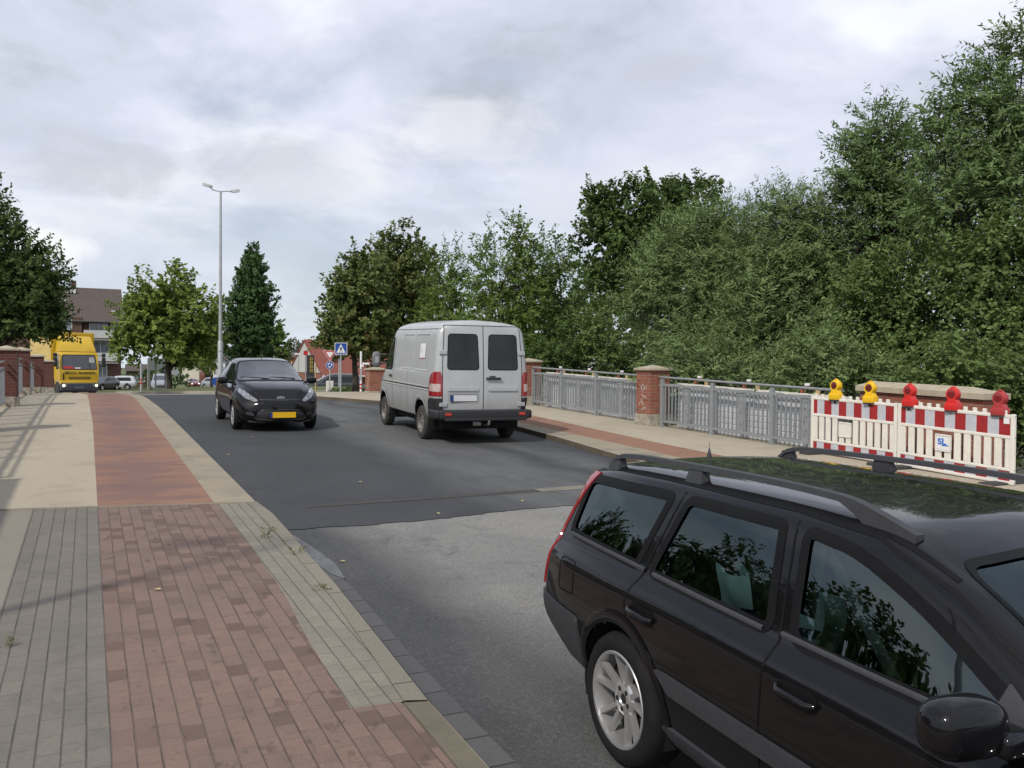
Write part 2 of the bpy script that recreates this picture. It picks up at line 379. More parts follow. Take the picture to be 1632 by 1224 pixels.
def long_joints(c, dirt, w=.1, x0=0., stain=0.):
    def f(n, col):
        sp = n.N.new('ShaderNodeSeparateXYZ'); n.L.new(n.coord(), sp.inputs[0])
        x = n.math('ADD', sp.outputs[0], n.math('MULTIPLY', n.noise(3, 3), .008))
        d = n.math('PINGPONG', n.math('ADD', x, 10.-x0+.004), w/2)
        col = n.mix(n.math('MULTIPLY', n.ramp(n.noise(.8, 6, .6), [(.4, 0.), (.7, 1.)]), .45), col, dirt)
        col = n.mix(n.math('MULTIPLY', n.ramp(n.noise(3.5, 5, .7), [(.5, 0.), (.72, 1.)]), .35), col, tuple(v*.62 for v in dirt))
        col = n.mix(n.math('MULTIPLY', n.ramp(n.noise(6.5, 3, .6, dist=.4, stretch=(1.3, .8, 1)), [(.60, 0.), (.70, 1.)]), stain), col, tuple(v*.40 for v in dirt))
        k = n.math('MULTIPLY', n.ramp(n.math('MULTIPLY', d, 10.), [(.025, 1.), (.065, 0.)]), n.ramp(n.noise(6, 3), [(.3, .55), (.6, 1.)]))
        return n.mix(k, col, c)
    return f
M_PAVR = brick('paver_red', [(0., (.232, .152, .122)), (.30, (.220, .149, .120)), (.55, (.206, .144, .117)), (.76, (.198, .138, .112)), (.83, (.150, .098, .078)), (1., (.125, .08, .064))], (.165, .118, .095), .165, .1, .0028, .9, False, .35, .37, long_joints((.055, .045, .037), (.135, .108, .085), stain=.5))
M_PAVG = brick('paver_grey', [(0., (.172, .156, .130)), (.5, (.186, .168, .140)), (1., (.20, .18, .15))], (.125, .112, .095), .2, .1, .0028, .9, False, .35, .41, long_joints((.05, .046, .04), (.13, .12, .105)))
M_PAVL = brick('paver_light', [(0., (.225, .208, .168)), (.5, (.24, .222, .18)), (1., (.26, .238, .19))], (.15, .14, .11), .2, .1, .0028, .9, False, .35, .45, long_joints((.07, .064, .05), (.17, .155, .12)))
M_GUT = brick('gutter_stone', [(0., (.082, .082, .083)), (1., (.105, .104, .102))], (.045, .045, .045), .30, 1.0, .008, .75, False, .6, 0.)
M_KST = brick('kerb_blocks', [(0., (.20, .183, .145)), (1., (.24, .218, .17))], (.08, .07, .055), .9, 1.0, .006, .85, False, .5, 0.)
M_BRICK = brick('brick_wall_red', [(0., (.235, .075, .05)), (.35, (.31, .105, .062)), (.6, (.27, .09, .058)), (.85, (.34, .13, .078)), (1., (.17, .07, .055))], (.27, .235, .19), .25, .077, .007, .9)
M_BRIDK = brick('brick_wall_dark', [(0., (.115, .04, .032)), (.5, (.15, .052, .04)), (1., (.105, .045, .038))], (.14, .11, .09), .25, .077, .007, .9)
M_STONE = plain('cap_stone', (.42, .36, .26), (.33, .285, .21), 5, .85, bump=.3)
M_BASE = plain('pillar_base_render', (.40, .365, .28), (.22, .2, .165), 7, .9, bump=.3)
M_GRASS = plain('grass_verge', (.075, .105, .03), (.115, .12, .045), 9, .95, bump=.8, bscale=40)
M_BANK = plain('bank_soil', (.03, .038, .016), (.045, .045, .022), 2, .95)
M_WHITE = plain('line_paint', (.62, .62, .58), (.5, .5, .47), 8, .7)
M_BROWN = m_conc('joint_sealant', (.056, .053, .051), (.088, .072, .060), (.055, .055, .055), 2, .8)

# ------------------------------------------------------------------ terrain, road, pavements
def make_terrain():
    xs = np.unique(np.concatenate([np.linspace(-600, -40, 15), np.linspace(-40, 60, 101), np.linspace(60, 800, 16)]))
    ys = np.unique(np.concatenate([np.linspace(-60, -10, 6), np.linspace(-10, 110, 121), np.linspace(110, 900, 20)]))
    X, Y = np.meshgrid(xs, ys); Z = terrain(X, Y)
    v = np.stack([X, Y, Z], -1).reshape(-1, 3); nx = len(xs)
    f = [(j*nx+i, j*nx+i+1, (j+1)*nx+i+1, (j+1)*nx+i) for j in range(len(ys)-1) for i in range(nx-1)]
    me = bpy.data.meshes.new('ground'); me.from_pydata(v.tolist(), [], f)
    me.materials.append(M_GRASS); me.materials.append(M_BANK)
    c = np.array([v[list(q)].mean(0) for q in f]); me.polygons.foreach_set('material_index', ((c[:, 1] < 48)).astype(int)); me.update()
    o = bpy.data.objects.new('ground', me); COL.objects.link(o); o['kind'] = 'structure'
make_terrain()
KR = [(7.2, -8), (7.35, 6), (8.0, 12.85), (8.3, 15.2), (8.48, 17.3), (8.55, 21), (8.5, 23), (8.25, 25), (7.7, 26.6), (7.0, 28.2), (6.65, 29.4), (6.8, 31), (7.4, 34), (8.6, 37), (11, 39.2), (16, 40.5), (22, 41)]
KL = [(1.68, 10.2), (1.68, 21), (1.62, 26), (1.55, 30), (1.25, 33), (.6, 36.5), (-.8, 40.5), (-3, 44), (-7, 47)]
_sr = random.Random(4); SEAM = [(1.45, 8.95)]+[(x, float(np.interp(x, [1.68, 2.6, 3.35, 4.2, 5., 7.6], [8.95, 8.9, 8.93, 9.1, 9.18, 9.3]))+_sr.uniform(-.025, .025)) for x in [1.68+.074*k for k in range(81)]]
road_old = [(1.45, -8)]+[(7.2, -8), (7.35, 6), (7.66, 9.3)]+SEAM[::-1]
gsheet('road_old_asphalt', road_old, 0., M_ASO, .8)
road_new = SEAM+[p for p in KR if p[1] > 9.3]+[(22, 43), (12, 41.5), (6, 39), (3, 37), (1.0, 35.2)]+[p for p in KL[::-1] if 10.2 < p[1] < 35]+[(1.68, 10.2)]
gsheet('road_new_asphalt', road_new, .006, M_ASN, .8)
IC = Vector((11.5, 60)); IR = 10.
ring = [(1.0, 35.2), (3, 37), (6, 39), (12, 41.5), (22, 43)]+[(IC.x+17*cos(a), IC.y+17*sin(a)) for a in np.linspace(radians(-40), radians(200), 30)]+[(-12, 50), (-7, 47), (-3, 44), (-.8, 40.5), (.6, 36.5)]
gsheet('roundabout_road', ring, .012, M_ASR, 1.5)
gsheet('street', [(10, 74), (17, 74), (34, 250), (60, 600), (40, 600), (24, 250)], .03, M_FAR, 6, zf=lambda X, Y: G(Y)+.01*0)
for s in range(3):
    gsheet('side_street', [(-30+s*0, 52), (-12, 50), (-6, 58), (-14, 70), (-40, 74)], .02, M_FAR, 4) if s == 0 else None
gsheet('lane_line', [(2.6, 37.2), (7.6, 38.4), (7.55, 38.75), (2.55, 37.55)], .02, M_WHITE, 1)
gsheet('joint_stripe', [(2.25, 10.02), (4.2, 10.10), (5.3, 10.15), (5.3, 10.33), (4.2, 10.26), (2.25, 10.14)], .010, M_BROWN, .4)
gsheet('joint_stripe_pale', [(5.3, 10.12), (6.4, 10.17), (7.6, 10.22), (7.6, 10.52), (6.4, 10.45), (5.3, 10.36)], .010, m_conc('joint_pale', (.19, .175, .145), (.25, .225, .18), (.1, .095, .085), 3, .8), .4)
gsheet('cement_smear', [(1.735, 8.9), (1.80, 8.6), (1.86, 8.0), (1.90, 7.4), (1.85, 6.9), (1.78, 7.1), (1.73, 7.6), (1.725, 8.2)], .016, m_conc('cement', (.125, .13, .138), (.18, .185, .195), (.07, .07, .075), 7, .95), .3)
# roundabout island
def island():
    ring_ = lambda r: [(IC.x+r*cos(a), IC.y+r*sin(a)) for a in np.linspace(0, 2*pi, 64, endpoint=False)]
    mound = lambda X, Y: G(Y)+.16+.32*(1-np.clip(np.hypot(X-IC.x, Y-IC.y)/(IR-.3), 0, 1)**2)
    gsheet('roundabout_grass', ring_(IR-.3), .0, M_GRASS, 1., zf=mound)
    mb = MB(); n = 64
    for k in range(n):
        a, b = 2*pi*k/n, 2*pi*(k+1)/n
        q = []
        for t in (a, b):
            for r, h in ((IR, -.05), (IR-.03, .15), (IR-.34, .17)):
                x, y = IC.x+r*cos(t), IC.y+r*sin(t); q.append((x, y, float(G(y))+h))
        mb.add(q, [(0, 3, 4, 1), (1, 4, 5, 2)])
    mb.build('roundabout_kerb', M_KERBE)['kind'] = 'structure'
    gsheet('ring_edge_line', [(IC.x+r*cos(a), IC.y+r*sin(a)) for r, rng in ((IR+1.0, np.linspace(radians(180), radians(280), 30)), (IR+1.3, np.linspace(radians(280), radians(180), 30))) for a in rng], .02, M_WHITE, .6)
island()
# left pavement
ylr = 10.2
JL = lambda x: 10.44-.155*(x+.5)                    # the joint line between block paving and deck
KE = [(1.50, -6), (1.53, 2), (1.56, 3.5), (1.565, 4.23), (1.61, 5.15), (1.67, 6.48), (1.69, 7.43), (1.72, 8.43), (1.74, 9.4), (1.70, 10.17)]     # outer edge of the kerb stones
KI = [(1.45, 4.27), (1.48, 4.77), (1.56, 6.19), (1.60, 8.32), (1.61, 9.76), (1.60, JL(1.60))]
LI = [(1.18, 4.29), (1.22, 5.59), (1.27, 6.35), (1.28, 6.8), (1.29, 8.43), (1.29, JL(1.29))]
GO = [(1.74, -6), (1.75, 2), (1.76, 4.4), (1.78, 5.2), (1.84, 6.56), (1.83, 7.6), (1.78, 8.7)]
gsheet('pavement_bed', [(-2.1, -6)]+KE+[(1.68, JL(1.68)), (-2.1, JL(-2.1))], .075, M_GRAV, .8)
gsheet('pavement_grey_blocks', [(-.52, -6), (.09, -6), (.09, JL(.09)), (-.52, JL(-.52))], .085, M_PAVG, .5)
gsheet('pavement_red_blocks', [(.09, -6), (1.41, -6), (1.43, 3.55), (1.435, 4.27)]+LI+[(.09, JL(.09))], .085, M_PAVR, .5)
gsheet('pavement_light_blocks', LI[:1]+KI+LI[:0:-1], .085, M_PAVL, .5)
gsheet('dirt_strip', [(1.43, -6), (1.50, -6), (1.53, 2), (1.56, 3.5), (1.565, 4.23), (1.45, 4.26), (1.44, 3.5)], .0835, M_GRAV, .4)
gsheet('kerb_top', KI[:1]+KE[3:]+KI[:0:-1], .09, M_KST, .4)
skirt('kerb_face', KE, -.03, .0895, M_KERBE)
gsheet('gutter', GO+KE[-2::-1], .012, M_GUT, .4)
gsheet('pavement_grey_concrete', [(-2.1, -6), (-.52, -6), (-.52, JL(-.52)), (-2.1, JL(-2.1))], .08, M_BEIGE2, .8)
REDL = [(.09, JL(.09)), (.09, 20), (.05, 24), (.02, 28), (-.03, 32), (-.3, 36), (-1.2, 40), (-3.4, 44)]
REDR = [(1.25, JL(1.25)), (1.25, 28), (1.2, 31), (.95, 34), (.3, 37.3), (-.75, 40.2)]
gsheet('pavement_deck', [(-2.2, JL(-2.2)), (.09, JL(.09))]+REDL[1:]+[(-3.6, 44.2), (-7, 47.2), (-9, 44), (-2.2, 40)], .10, M_BEIGE, .8)
gsheet('cycle_path_red', REDL+[(-3, 44)]+REDR[::-1], .10, M_REDP, .8)
gsheet('pavement_edge', REDR+[(-.8, 40.5), (.6, 36.5), (1.25, 33), (1.55, 30), (1.62, 26), (1.68, 21), (1.68, JL(1.68))], .10, M_EDGE, .8)
skirt('deck_kerb_face', KL, -.05, .101, M_EDGE)
skirt('deck_edge_face', [(-2.2, JL(-2.2)), (.09, JL(.09)), (1.68, JL(1.68))], .02, .10, M_KERBE)
# right pavement
OUT = [(26, 41), (26, 33), (12.75, 27), (12.75, -8)]
RL = [(8.2, -8), (8.35, 6), (8.85, 13), (8.95, 17), (9.0, 20), (9.0, 23.5), (8.8, 26)]
RR = [(9.4, -8), (9.5, 6), (9.72, 14), (9.95, 17), (10.2, 20.4), (10.2, 23.5), (10, 26)]
gsheet('pavement_right_edge', KR[:9]+RL[::-1], .10, M_EDGE, .8)
gsheet('cycle_path_right', RL+RR[::-1], .10, M_REDP, .8)
gsheet('pavement_right', RR+[(8.8, 26), (7.7, 26.6)]+KR[9:]+OUT, .10, M_BEIGE, .8)
skirt('right_kerb_face', KR, -.05, .101, M_KERBF)
skirt('right_kerb_lip', KR[:10], .095, .104, M_KERBE, -.07)
# ------------------------------------------------------------------ materials for street furniture
M_GALV = plain('galvanised_steel', (.235, .252, .26), (.29, .305, .31), 9, .5, metal=.2)
M_POLE = plain('pole_grey', (.34, .36, .36), (.42, .43, .43), 4, .5, metal=.3)
M_DARK = plain('dark_plastic', (.02, .02, .022), (.03, .03, .03), 8, .6)
M_RUB = plain('recycled_rubber', (.03, .03, .032), (.045, .045, .045), 12, .9, bump=.4)
M_SHEET = plain('silver_sheet', (.60, .62, .65), (.46, .48, .51), 3, .4, metal=.15)
M_PLW = plain('white_plastic', (.72, .69, .62), (.66, .63, .56), 5, .5)
M_REFW = plain('reflective_white', (.50, .51, .54), (.43, .44, .48), 9, .35)
M_REFR = plain('reflective_red', (.34, .022, .025), (.27, .02, .022), 9, .4)
M_LY = plain('lamp_yellow', (.80, .50, .01), (.70, .42, .01), 7, .4)
M_LR = plain('lamp_red', (.62, .022, .018), (.5, .02, .018), 7, .4)
M_LR2 = plain('lamp_red_faded', (.40, .04, .042), (.34, .035, .036), 7, .5)
M_LENS = plain('lens_red', (.14, .018, .012), (.10, .012, .01), 20, .22, coat=.6)
M_LENS2 = plain('lens_deep_red', (.22, .012, .014), (.15, .01, .012), 20, .22, coat=.6)
M_BLUE = plain('sign_blue', (.012, .055, .30), (.014, .06, .27), 5, .4)
M_SIGNW = plain('sign_white', (.75, .76, .76), (.7, .7, .7), 5, .4)
M_SIGNR = plain('sign_red', (.50, .02, .02), (.44, .02, .02), 5, .4)
M_BLK = plain('sign_black', (.012, .012, .014), (.02, .02, .02), 5, .5)
M_ORG = plain('clamp_orange', (.30, .085, .05), (.22, .07, .045), 5, .7)
M_WOOD = plain('wood_batten', (.46, .33, .17), (.38, .27, .13), 9, .8)
M_GRAF = plain('paint_white', (.50, .46, .43), (.34, .26, .23), 9, .7)
M_LOGO = plain('logo_blue', (.03, .16, .55), (.03, .15, .5), 5, .4)

def y_on_x(px, X, py=650):
    v = _f+(px-816)/1411*_r-(py-612)/1411*_u
    return float(v[1]*X/v[0])

# ------------------------------------------------------------------ brick pillars
def scribble(seed, w, h, n):
    r = random.Random(seed); out = []
    for k in range(n):
        y = h*(1-(k+.5)/n); x = r.uniform(-w*.4, -.1*w); L = []
        for j in range(r.randint(5, 8)):
            L.append((x+r.uniform(-.015, .015), y+r.uniform(-.6, .6)*h/n)); x += r.uniform(.25, .8)*w/6
        out.append(L)
    return out
def graffiti(parent, face_x, seed, w, z0, h, n, rad=.011):
    mb = MB()
    for L in scribble(seed, w, h, n):
        pts = [Vector((0, a, z0+b)) for a, b in L]
        # smooth the stroke
        q = []
        for i in range(len(pts)-1):
            p0, p1, p2, p3 = pts[max(i-1, 0)], pts[i], pts[i+1], pts[min(i+2, len(pts)-1)]
            for t in (0, .33, .66):
                q.append(.5*((2*p1)+(p2-p0)*t+(2*p0-5*p1+4*p2-p3)*t*t+(3*p1-p0-3*p2+p3)*t**3))
        q.append(pts[-1])
        vs = []; fs = []
        for i, p in enumerate(q):
            d = (q[min(i+1, len(q)-1)]-q[max(i-1, 0)]); d.normalize(); nrm = Vector((0, -d.z, d.y))
            vs += [(face_x-.003, *(p+nrm*rad).yz), (face_x-.003, *(p-nrm*rad).yz)]
        for i in range(len(q)-1): fs.append((2*i, 2*i+2, 2*i+3, 2*i+1))
        mb.add(vs, fs)
    return mb.build('graffiti', M_GRAF, parent)
def pillar(x, y, z, label, w=.55, h=1.36, mat=M_BRICK, group='brick pillars along the bridge railings', gr=None):
    t = thing('brick_pillar', (x, y, z), 0, label, 'pillar', group)
    MB().box((0, 0, (.26+h-.1)/2), (w, w, h-.1-.26), .006).build('shaft', mat, t)
    b = MB(); b.box((0, 0, .115), (w+.05, w+.05, .29), .015); b.build('base', M_BASE, t)
    c = MB(); q = (w+.1)/2; c.box((0, 0, h-.075), (2*q, 2*q, .05), .008)
    c.add([(-q+.004, -q+.004, h-.05), (q-.004, -q+.004, h-.05), (q-.004, q-.004, h-.05), (-q+.004, q-.004, h-.05), (0, 0, h+.03)], [(0, 1, 4), (1, 2, 4), (2, 3, 4), (3, 0, 4)])
    c.build('cap', M_STONE, t)
    if gr: graffiti(t, -w/2, gr, w*.85, .35, .62, 5)
    return t
GP = lambda y: float(G(y))+.10
pillar(11.78, 17.05, GP(17.05), 'red brick pillar with white graffiti between the two railing panels right of the van', gr=3)
pillar(11.85, 23.6, GP(23.6), 'red brick pillar with graffiti half hidden behind the right rear corner of the van', gr=8)
_p = at(598, 633, 34)
pillar(_p.x, _p.y, _p.z-.02, 'squat brick pillar left of the van mirror, near the red and white banded post', .62, 1.16, gr=12)
for y, lb in ((25.3, 'nearest brick pillar at the left edge of the photo'), (31.8, 'brick pillar with pale chipped bands, second from the left edge'), (38.3, 'third brick pillar from the left edge, its cap well below the first two'), (44.8, 'farthest brick pillar on the left, right beside the yellow truck')):
    pillar(-1.83 if y < 30 else -1.9+(y-31.8)*.02, y, GP(y)-.02, lb, .5, 1.5, M_BRIDK)

# ------------------------------------------------------------------ railings
def railing(x, ys, label, group, ornaments=True, out=1, h=1.12):
    y0 = ys[0]; z0 = GP(y0); t = thing('bridge_railing', (x, y0, z0), 0, label, 'railing', group)
    zz = lambda y: GP(y)-z0
    ye = ys[-1]; d = 1 if ye > y0 else -1
    for y in ys[:-1] if len(ys) > 2 else ys:
        p = MB(); p.box((0, y-y0, zz(y)+.53), (.07, .09, 1.10), .006); p.box((0, y-y0, zz(y)+.008), (.14, .14, .02), .003); p.build('post', M_GALV, t)
    line = [(0, y-y0, zz(y)) for y in np.linspace(y0-.1*d, ye, 8)]
    MB().tube([(a, b, c+h) for a, b, c in line], .024, 10).build('handrail', M_GALV, t, 60)
    def flat(zc, w, hh):
        m = MB()
        for i in range(len(line)-1):
            a, b = line[i], line[i+1]
            m.box(((0), (a[1]+b[1])/2, (a[2]+b[2])/2+zc), (w, abs(b[1]-a[1])+.002, hh), .003)
        return m
    flat(.955, .045, .06).build('upper_rail', M_GALV, t); flat(.13, .045, .05).build('lower_rail', M_GALV, t)
    bars = MB(); orn = []
    for a, b in zip(ys[:-1], ys[1:]):
        n = int(abs(b-a)/.125); mid = n//2
        for k in range(1, n):
            y = a+(b-a)*k/n
            if ornaments and k == mid:
                orn.append(y)
            elif not (ornaments and abs(k-mid) == 0):
                bars.box((.0, y-y0, zz(y)+.54), (.03, .022, .80))
    bars.build('balusters', M_GALV, t)
    for y in orn:
        m = MB(); W_, H_ = .17, .80
        # flat bar pierced by three slanted eye-shaped slots: a plate built of strips left and right of each slot
        cols = 8; rows = 34
        for i in range(cols):
            for j in range(rows):
                u = -W_/2+W_*(i+.5)/cols; v = -H_/2+H_*(j+.5)/rows; hole = False
                for c in (-.25, 0, .25):
                    dx, dz = u, v-c; a = dx*.92-dz*.38*d; b_ = dz*.92+dx*.38*d
                    if (a/.022)**2+(b_/.085)**2 < 1: hole = True
                if not hole: m.box((0, y-y0+u, zz(y)+.54+v), (.012, W_/cols+.0005, H_/rows+.0005))
        m.build('ornament_plate', M_GALV, t)
    return t
railing(11.75, [16.63, 14.84, 13.05, 11.3], 'grey steel railing between the graffiti pillar and the red white barriers', 'steel railings of the bridge')
railing(11.85, [23.3, 21.56, 19.7, 17.4], 'grey steel railing between the van and the graffiti pillar', 'steel railings of the bridge')
for a, b, lb in ((12.2, 18.55, None), (19.05, 25.0, 'grey steel railing at the left edge ending at the nearest left pillar'), (25.6, 31.5, 'grey steel railing between the first and second left pillars'), (32.1, 38.0, 'grey steel railing between the second and third left pillars')):
    n = 3; ys = [a+(b-a)*k/n for k in range(n+1)]
    r = railing(-1.85, ys, lb or 'grey steel railing left of the photo casting its shadow on the pavement', 'steel railings of the bridge')
pillar(-1.83, 18.8, GP(18.8)-.02, 'brick pillar just outside the left edge of the photo', .5, 1.5, M_BRIDK)
# silver sheets clamped behind the right-hand railings
def sheets(x, y0, y1, label):
    z0 = GP(y0); t = thing('formwork_sheet', (x, y0, z0), 0, label, 'sheet', 'silver sheets behind the railings')
    zz = lambda y: GP(y)-z0
    m = MB(); ns = 20; pts = []
    prof = []
    for k in range(8):
        zb = .02+k*.118
        prof += [(0.0, zb), (.0, zb+.085), (.016, zb+.095), (.016, zb+.11)]
    ysn = np.linspace(y0, y1, ns); vs = []
    for y in ysn: vs += [(px_, y-y0, pz+zz(y)) for px_, pz in prof]
    K = len(prof); fs = [(i*K+j, (i+1)*K+j, (i+1)*K+j+1, i*K+j+1) for i in range(ns-1) for j in range(K-1)]
    m.add(vs, fs); m.build('ribbed_sheet', M_SHEET, t)
    e = MB()
    for i in range(ns-1):
        a, b = ysn[i], ysn[i+1]; e.box((.03, (a+b)/2-y0, (zz(a)+zz(b))/2+.985), (.10, abs(b-a)+.001, .035))
    e.build('edge_strip', M_PLW, t)
    k = 0; y = y0-.5
    while y > y1+.3:
        c = MB(); c.box((.10, y-y0, zz(y)+1.06), (.07, .035, .12), .008); c.box((.12, y-y0-.12, zz(y)+1.11), (.09, .20, .03), .008); c.build('clamp', M_ORG, t)
        c = MB(); c.box((.16, y-y0-.06, zz(y)+1.16), (.05, .10, .05), .01); c.build('clamp_screw', M_SIGNW, t)
        w = MB(); w.box((.07, y-y0-.42, zz(y)+1.04), (.05, .07, .11), .004); w.build('wood_block', M_WOOD, t)
        y -= 1.62; k += 1
sheets(11.98, 16.35, 11.4, 'silver ribbed sheets clamped behind the railing nearest the barriers')
sheets(12.06, 22.85, 17.45, 'silver ribbed sheets clamped behind the railing nearest the van')

# ------------------------------------------------------------------ end walls of the parapet
def parapet(x, y0, y1, label, mat, h=1.24, d=.5):
    z0 = GP((y0+y1)/2); t = thing('parapet_wall', (x, (y0+y1)/2, z0), 0, label, 'wall', 'brick end walls of the bridge parapet')
    L = abs(y1-y0); sl = (GP(max(y0, y1))-GP(min(y0, y1)))/L
    def shear(o):
        for v in o.data.vertices: v.co.z += sl*v.co.y
    shear(MB().box((0, 0, h/2-.16), (d, L, h-.12+.2), .006).build('brickwork', mat, t))
    c = MB(); q = d/2+.06; l = L/2+.05
    c.prism([(-q, -l), (q, -l), (q, l), (-q, l)], h-.12, h-.03)
    c.add([(-q+.005, -l+.005, h-.03), (q-.005, -l+.005, h-.03), (q-.005, l-.005, h-.03), (-q+.005, l-.005, h-.03), (0, -l+.4, h+.05), (0, l-.1, h+.05)], [(0, 1, 4), (1, 2, 5, 4), (2, 3, 5), (3, 0, 4, 5)])
    shear(c.build('coping', M_STONE, t)); return t
_w = parapet(12.45, 11.35, 8.98, 'low red brick wall with sand stone coping behind the red and white barriers', M_BRICK)
graffiti(_w, -.25, 21, .8, .75, .25, 2, .014); 
parapet(-2.1, 11.9, 8.2, 'brick end wall just outside the left edge of the photo', M_BRIDK)

# ------------------------------------------------------------------ barriers and warning lamps
def barrier(p0, p1, label, plate_logo):
    """p0 -> p1 along the near face, left to right in the photo"""
    p0, p1 = Vector(p0), Vector(p1); L = (p1-p0).xy.length; rz = math.atan2(p1.y-p0.y, p1.x-p0.x)
    t = thing('traffic_barrier', p0, rz, label, 'barrier', 'red and white barriers on the right pavement')
    sl = (p1.z-p0.z)/L
    def fin(o):
        for v in o.data.vertices: v.co.z += sl*v.co.x
        return o
    f = MB()
    f.box((L/2, 0, .955), (L, .045, .05), .012); f.box((L/2, 0, .665), (L, .045, .05), .012); f.box((L/2, 0, .215), (L, .045, .04), .01); f.box((L/2, 0, .035), (L, .045, .045), .01)
    f.box((.03, 0, .5), (.06, .05, .98), .01); f.box((L-.03, 0, .5), (.06, .05, .98), .01)
    k = .10
    while k < L-.05: f.box((k, 0, 1.00), (.055, .035, .07), .008); k += .155
    fin(f.build('frame', M_PLW, t))
    b = MB(); x = .06; i = 0; wd = (L-.12)/10.5
    edges = [0, .5]+[.5+j for j in range(1, 11)]
    for j in range(len(edges)-1):
        b.cur = 0 if j % 2 == 0 else 1
        a, c = .06+edges[j]*wd, .06+edges[j+1]*wd
        b.box(((a+c)/2, 0, .81), (c-a, .028, .245))
    fin(b.build('stripe_board', [M_REFR, M_REFW], t))
    b = MB()
    for j in range(len(edges)-1):
        b.cur = 0 if j % 2 == 0 else 1
        a, c = .06+edges[j]*wd, .06+edges[j+1]*wd
        b.box(((a+c)/2, 0, .125), (c-a, .028, .14))
    fin(b.build('lower_stripe_board', [M_REFR, M_REFW], t))
    n = 12; pc = L*.42; sl_, sr_ = MB(), MB()
    for j in range(n):
        x = .09+(L-.18)*j/(n-1)
        if abs(x-pc) < .11:
            q = MB(); q.box((x, 0, .285), (.10, .03, .10), .006); fin(q.build('short_slat', M_PLW, t)); continue
        s = sl_ if x < pc else sr_
        s.box((x, 0, .44), (.105, .03, .41), .006)
        s.box((x-.025, -.016, .44), (.012, .012, .38)); s.box((x+.025, -.016, .44), (.012, .012, .38))
    fin(sl_.build('slats', M_PLW, t)); fin(sr_.build('slats', M_PLW, t))
    p = MB(); p.box((pc, -.006, .46), (.27, .036, .21), .008); p.box((pc, -.008, .575), (.26, .045, .025), .008); p.box((pc, -.008, .345), (.26, .045, .025), .008)
    fin(p.build('centre_plate', M_PLW, t))
    if plate_logo:
        q = MB(); q.box((pc, -.0265, .46), (.20, .004, .19)); pl = fin(q.build('logo_plate', M_SIGNW, t))
        M = Matrix.Translation((pc-.005, -.031, .478+sl*pc)) @ Matrix.Rotation(pi/2, 4, 'X')
        text_mesh('logo_letters', 'SL', .125, M_LOGO, t, M @ Matrix.Scale(1.25, 4, (1, 0, 0)), .0015, .004)
        u = MB(); u.box((pc+.05, -.0315, .425+sl*pc), (.115, .003, .014)); u.build('logo_underline', M_LOGO, t)
        q = MB(); q.box((L-.12, -.017, .89), (.085, .006, .08)); fin(q.build('sticker', M_SIGNW, t))
    for x in (.18, L-.18): ft = MB(); ft.box((x, 0, -.012), (.22, .72, .09), .02); fin(ft.build('foot', M_RUB, t))
    return t
BX = 11.55
bp = [(BX, y_on_x(1294, BX)), (BX, y_on_x(1432, BX)), (BX-.02, y_on_x(1619, BX-.02))]
bp = [Vector((x, y, float(G(y))+.145)) for x, y in bp]
BAR1 = barrier(bp[0]+Vector((0, 0, -.03)), bp[1]+Vector((0, .01, -.03)), 'red and white barrier with two yellow lamps beside the steel railing', False)
BAR2 = barrier(bp[1]+Vector((-.005, -.01, -.03)), bp[2]+Vector((0, 0, -.05)), 'red and white barrier with three red lamps and a blue lettered plate', True)
def warning_lamp(px, body, lens, label, tilt=0.):
    y = y_on_x(px, BX); a, b = (bp[0], bp[1]) if y > bp[1].y else (bp[1], bp[2])
    k = (y-a.y)/(b.y-a.y); z = a.z+(b.z-a.z)*k+.955-.03-.02*(y < bp[1].y)*k
    t = thing('warning_lamp', (BX, y, z), -pi/2+tilt, label, 'lamp', 'warning lamps on the barriers')
    out = [(-.10, 0), (.10, 0), (.105, .03), (.098, .10), (.07, .145), (.058, .165)]
    cx_, cz_, R = 0, .245, .093
    arc = [(cx_+R*sin(w)*1., cz_-R*cos(w)) for w in np.linspace(radians(42), radians(318), 22)]
    poly = out+[(p[0], p[1]) for p in arc]+[(-x, z_) for x, z_ in out[:1:-1]]
    poly = [(x, z_) for x, z_ in poly]
    M = Matrix.Rotation(pi/2, 4, 'X')
    def slab(pl, d0, d1, s):
        m = MB(); n = len(pl); c = Vector((0, .17))
        rings = []
        for d, q in ((d0, s), (d0+.015, 1.), (d1-.015, 1.), (d1, s)):
            rings.append([(c.x+(x-c.x)*q, c.y+(z_-c.y)*q, d) for x, z_ in pl])
        vs = sum(rings, []); fs = [(i*n+j, i*n+(j+1) % n, (i+1)*n+(j+1) % n, (i+1)*n+j) for i in range(3) for j in range(n)]
        fs += [tuple(range(n))[::-1], tuple(range(3*n, 4*n))]
        return m.add(vs, fs, M)
    h = slab(poly, -.055, .055, .93); h.box((0, 0, .055), (.205, .15, .11), .02); h.build('housing', body, t, 50)
    l = MB()
    for s in (-1, 1):
        prof = [(0, .062), (.03, .061), (.06, .057), (.076, .05), (.08, .04)]
        Mx = Matrix.Translation((0, 0, .243)) @ Matrix.Rotation(pi/2*s, 4, 'X')
        l.lathe(prof, 20, Mx)
    l.build('lens', lens, t, 60)
    b = MB(); b.box((0, 0, -.005), (.19, .135, .03), .008); b.box((0, 0, -.035), (.05, .05, .05)); b.build('rubber_base', M_RUB, t)
    hd = MB(); hd.tube([(cx_+.068*sin(w), 0, .268+.10*cos(w)*.85) for w in np.linspace(-1.35, 1.35, 12)], .011, 8); hd.build('handle', body, t, 60)
warning_lamp(1332, M_LY, M_LENS, 'yellow warning lamp next to the steel railing, leftmost of five')
warning_lamp(1387, M_LY, M_LENS, 'yellow warning lamp in front of the left end of the brick wall', .1)
warning_lamp(1450, M_LR, M_LENS2, 'bright red warning lamp next to the yellow ones', -.1)
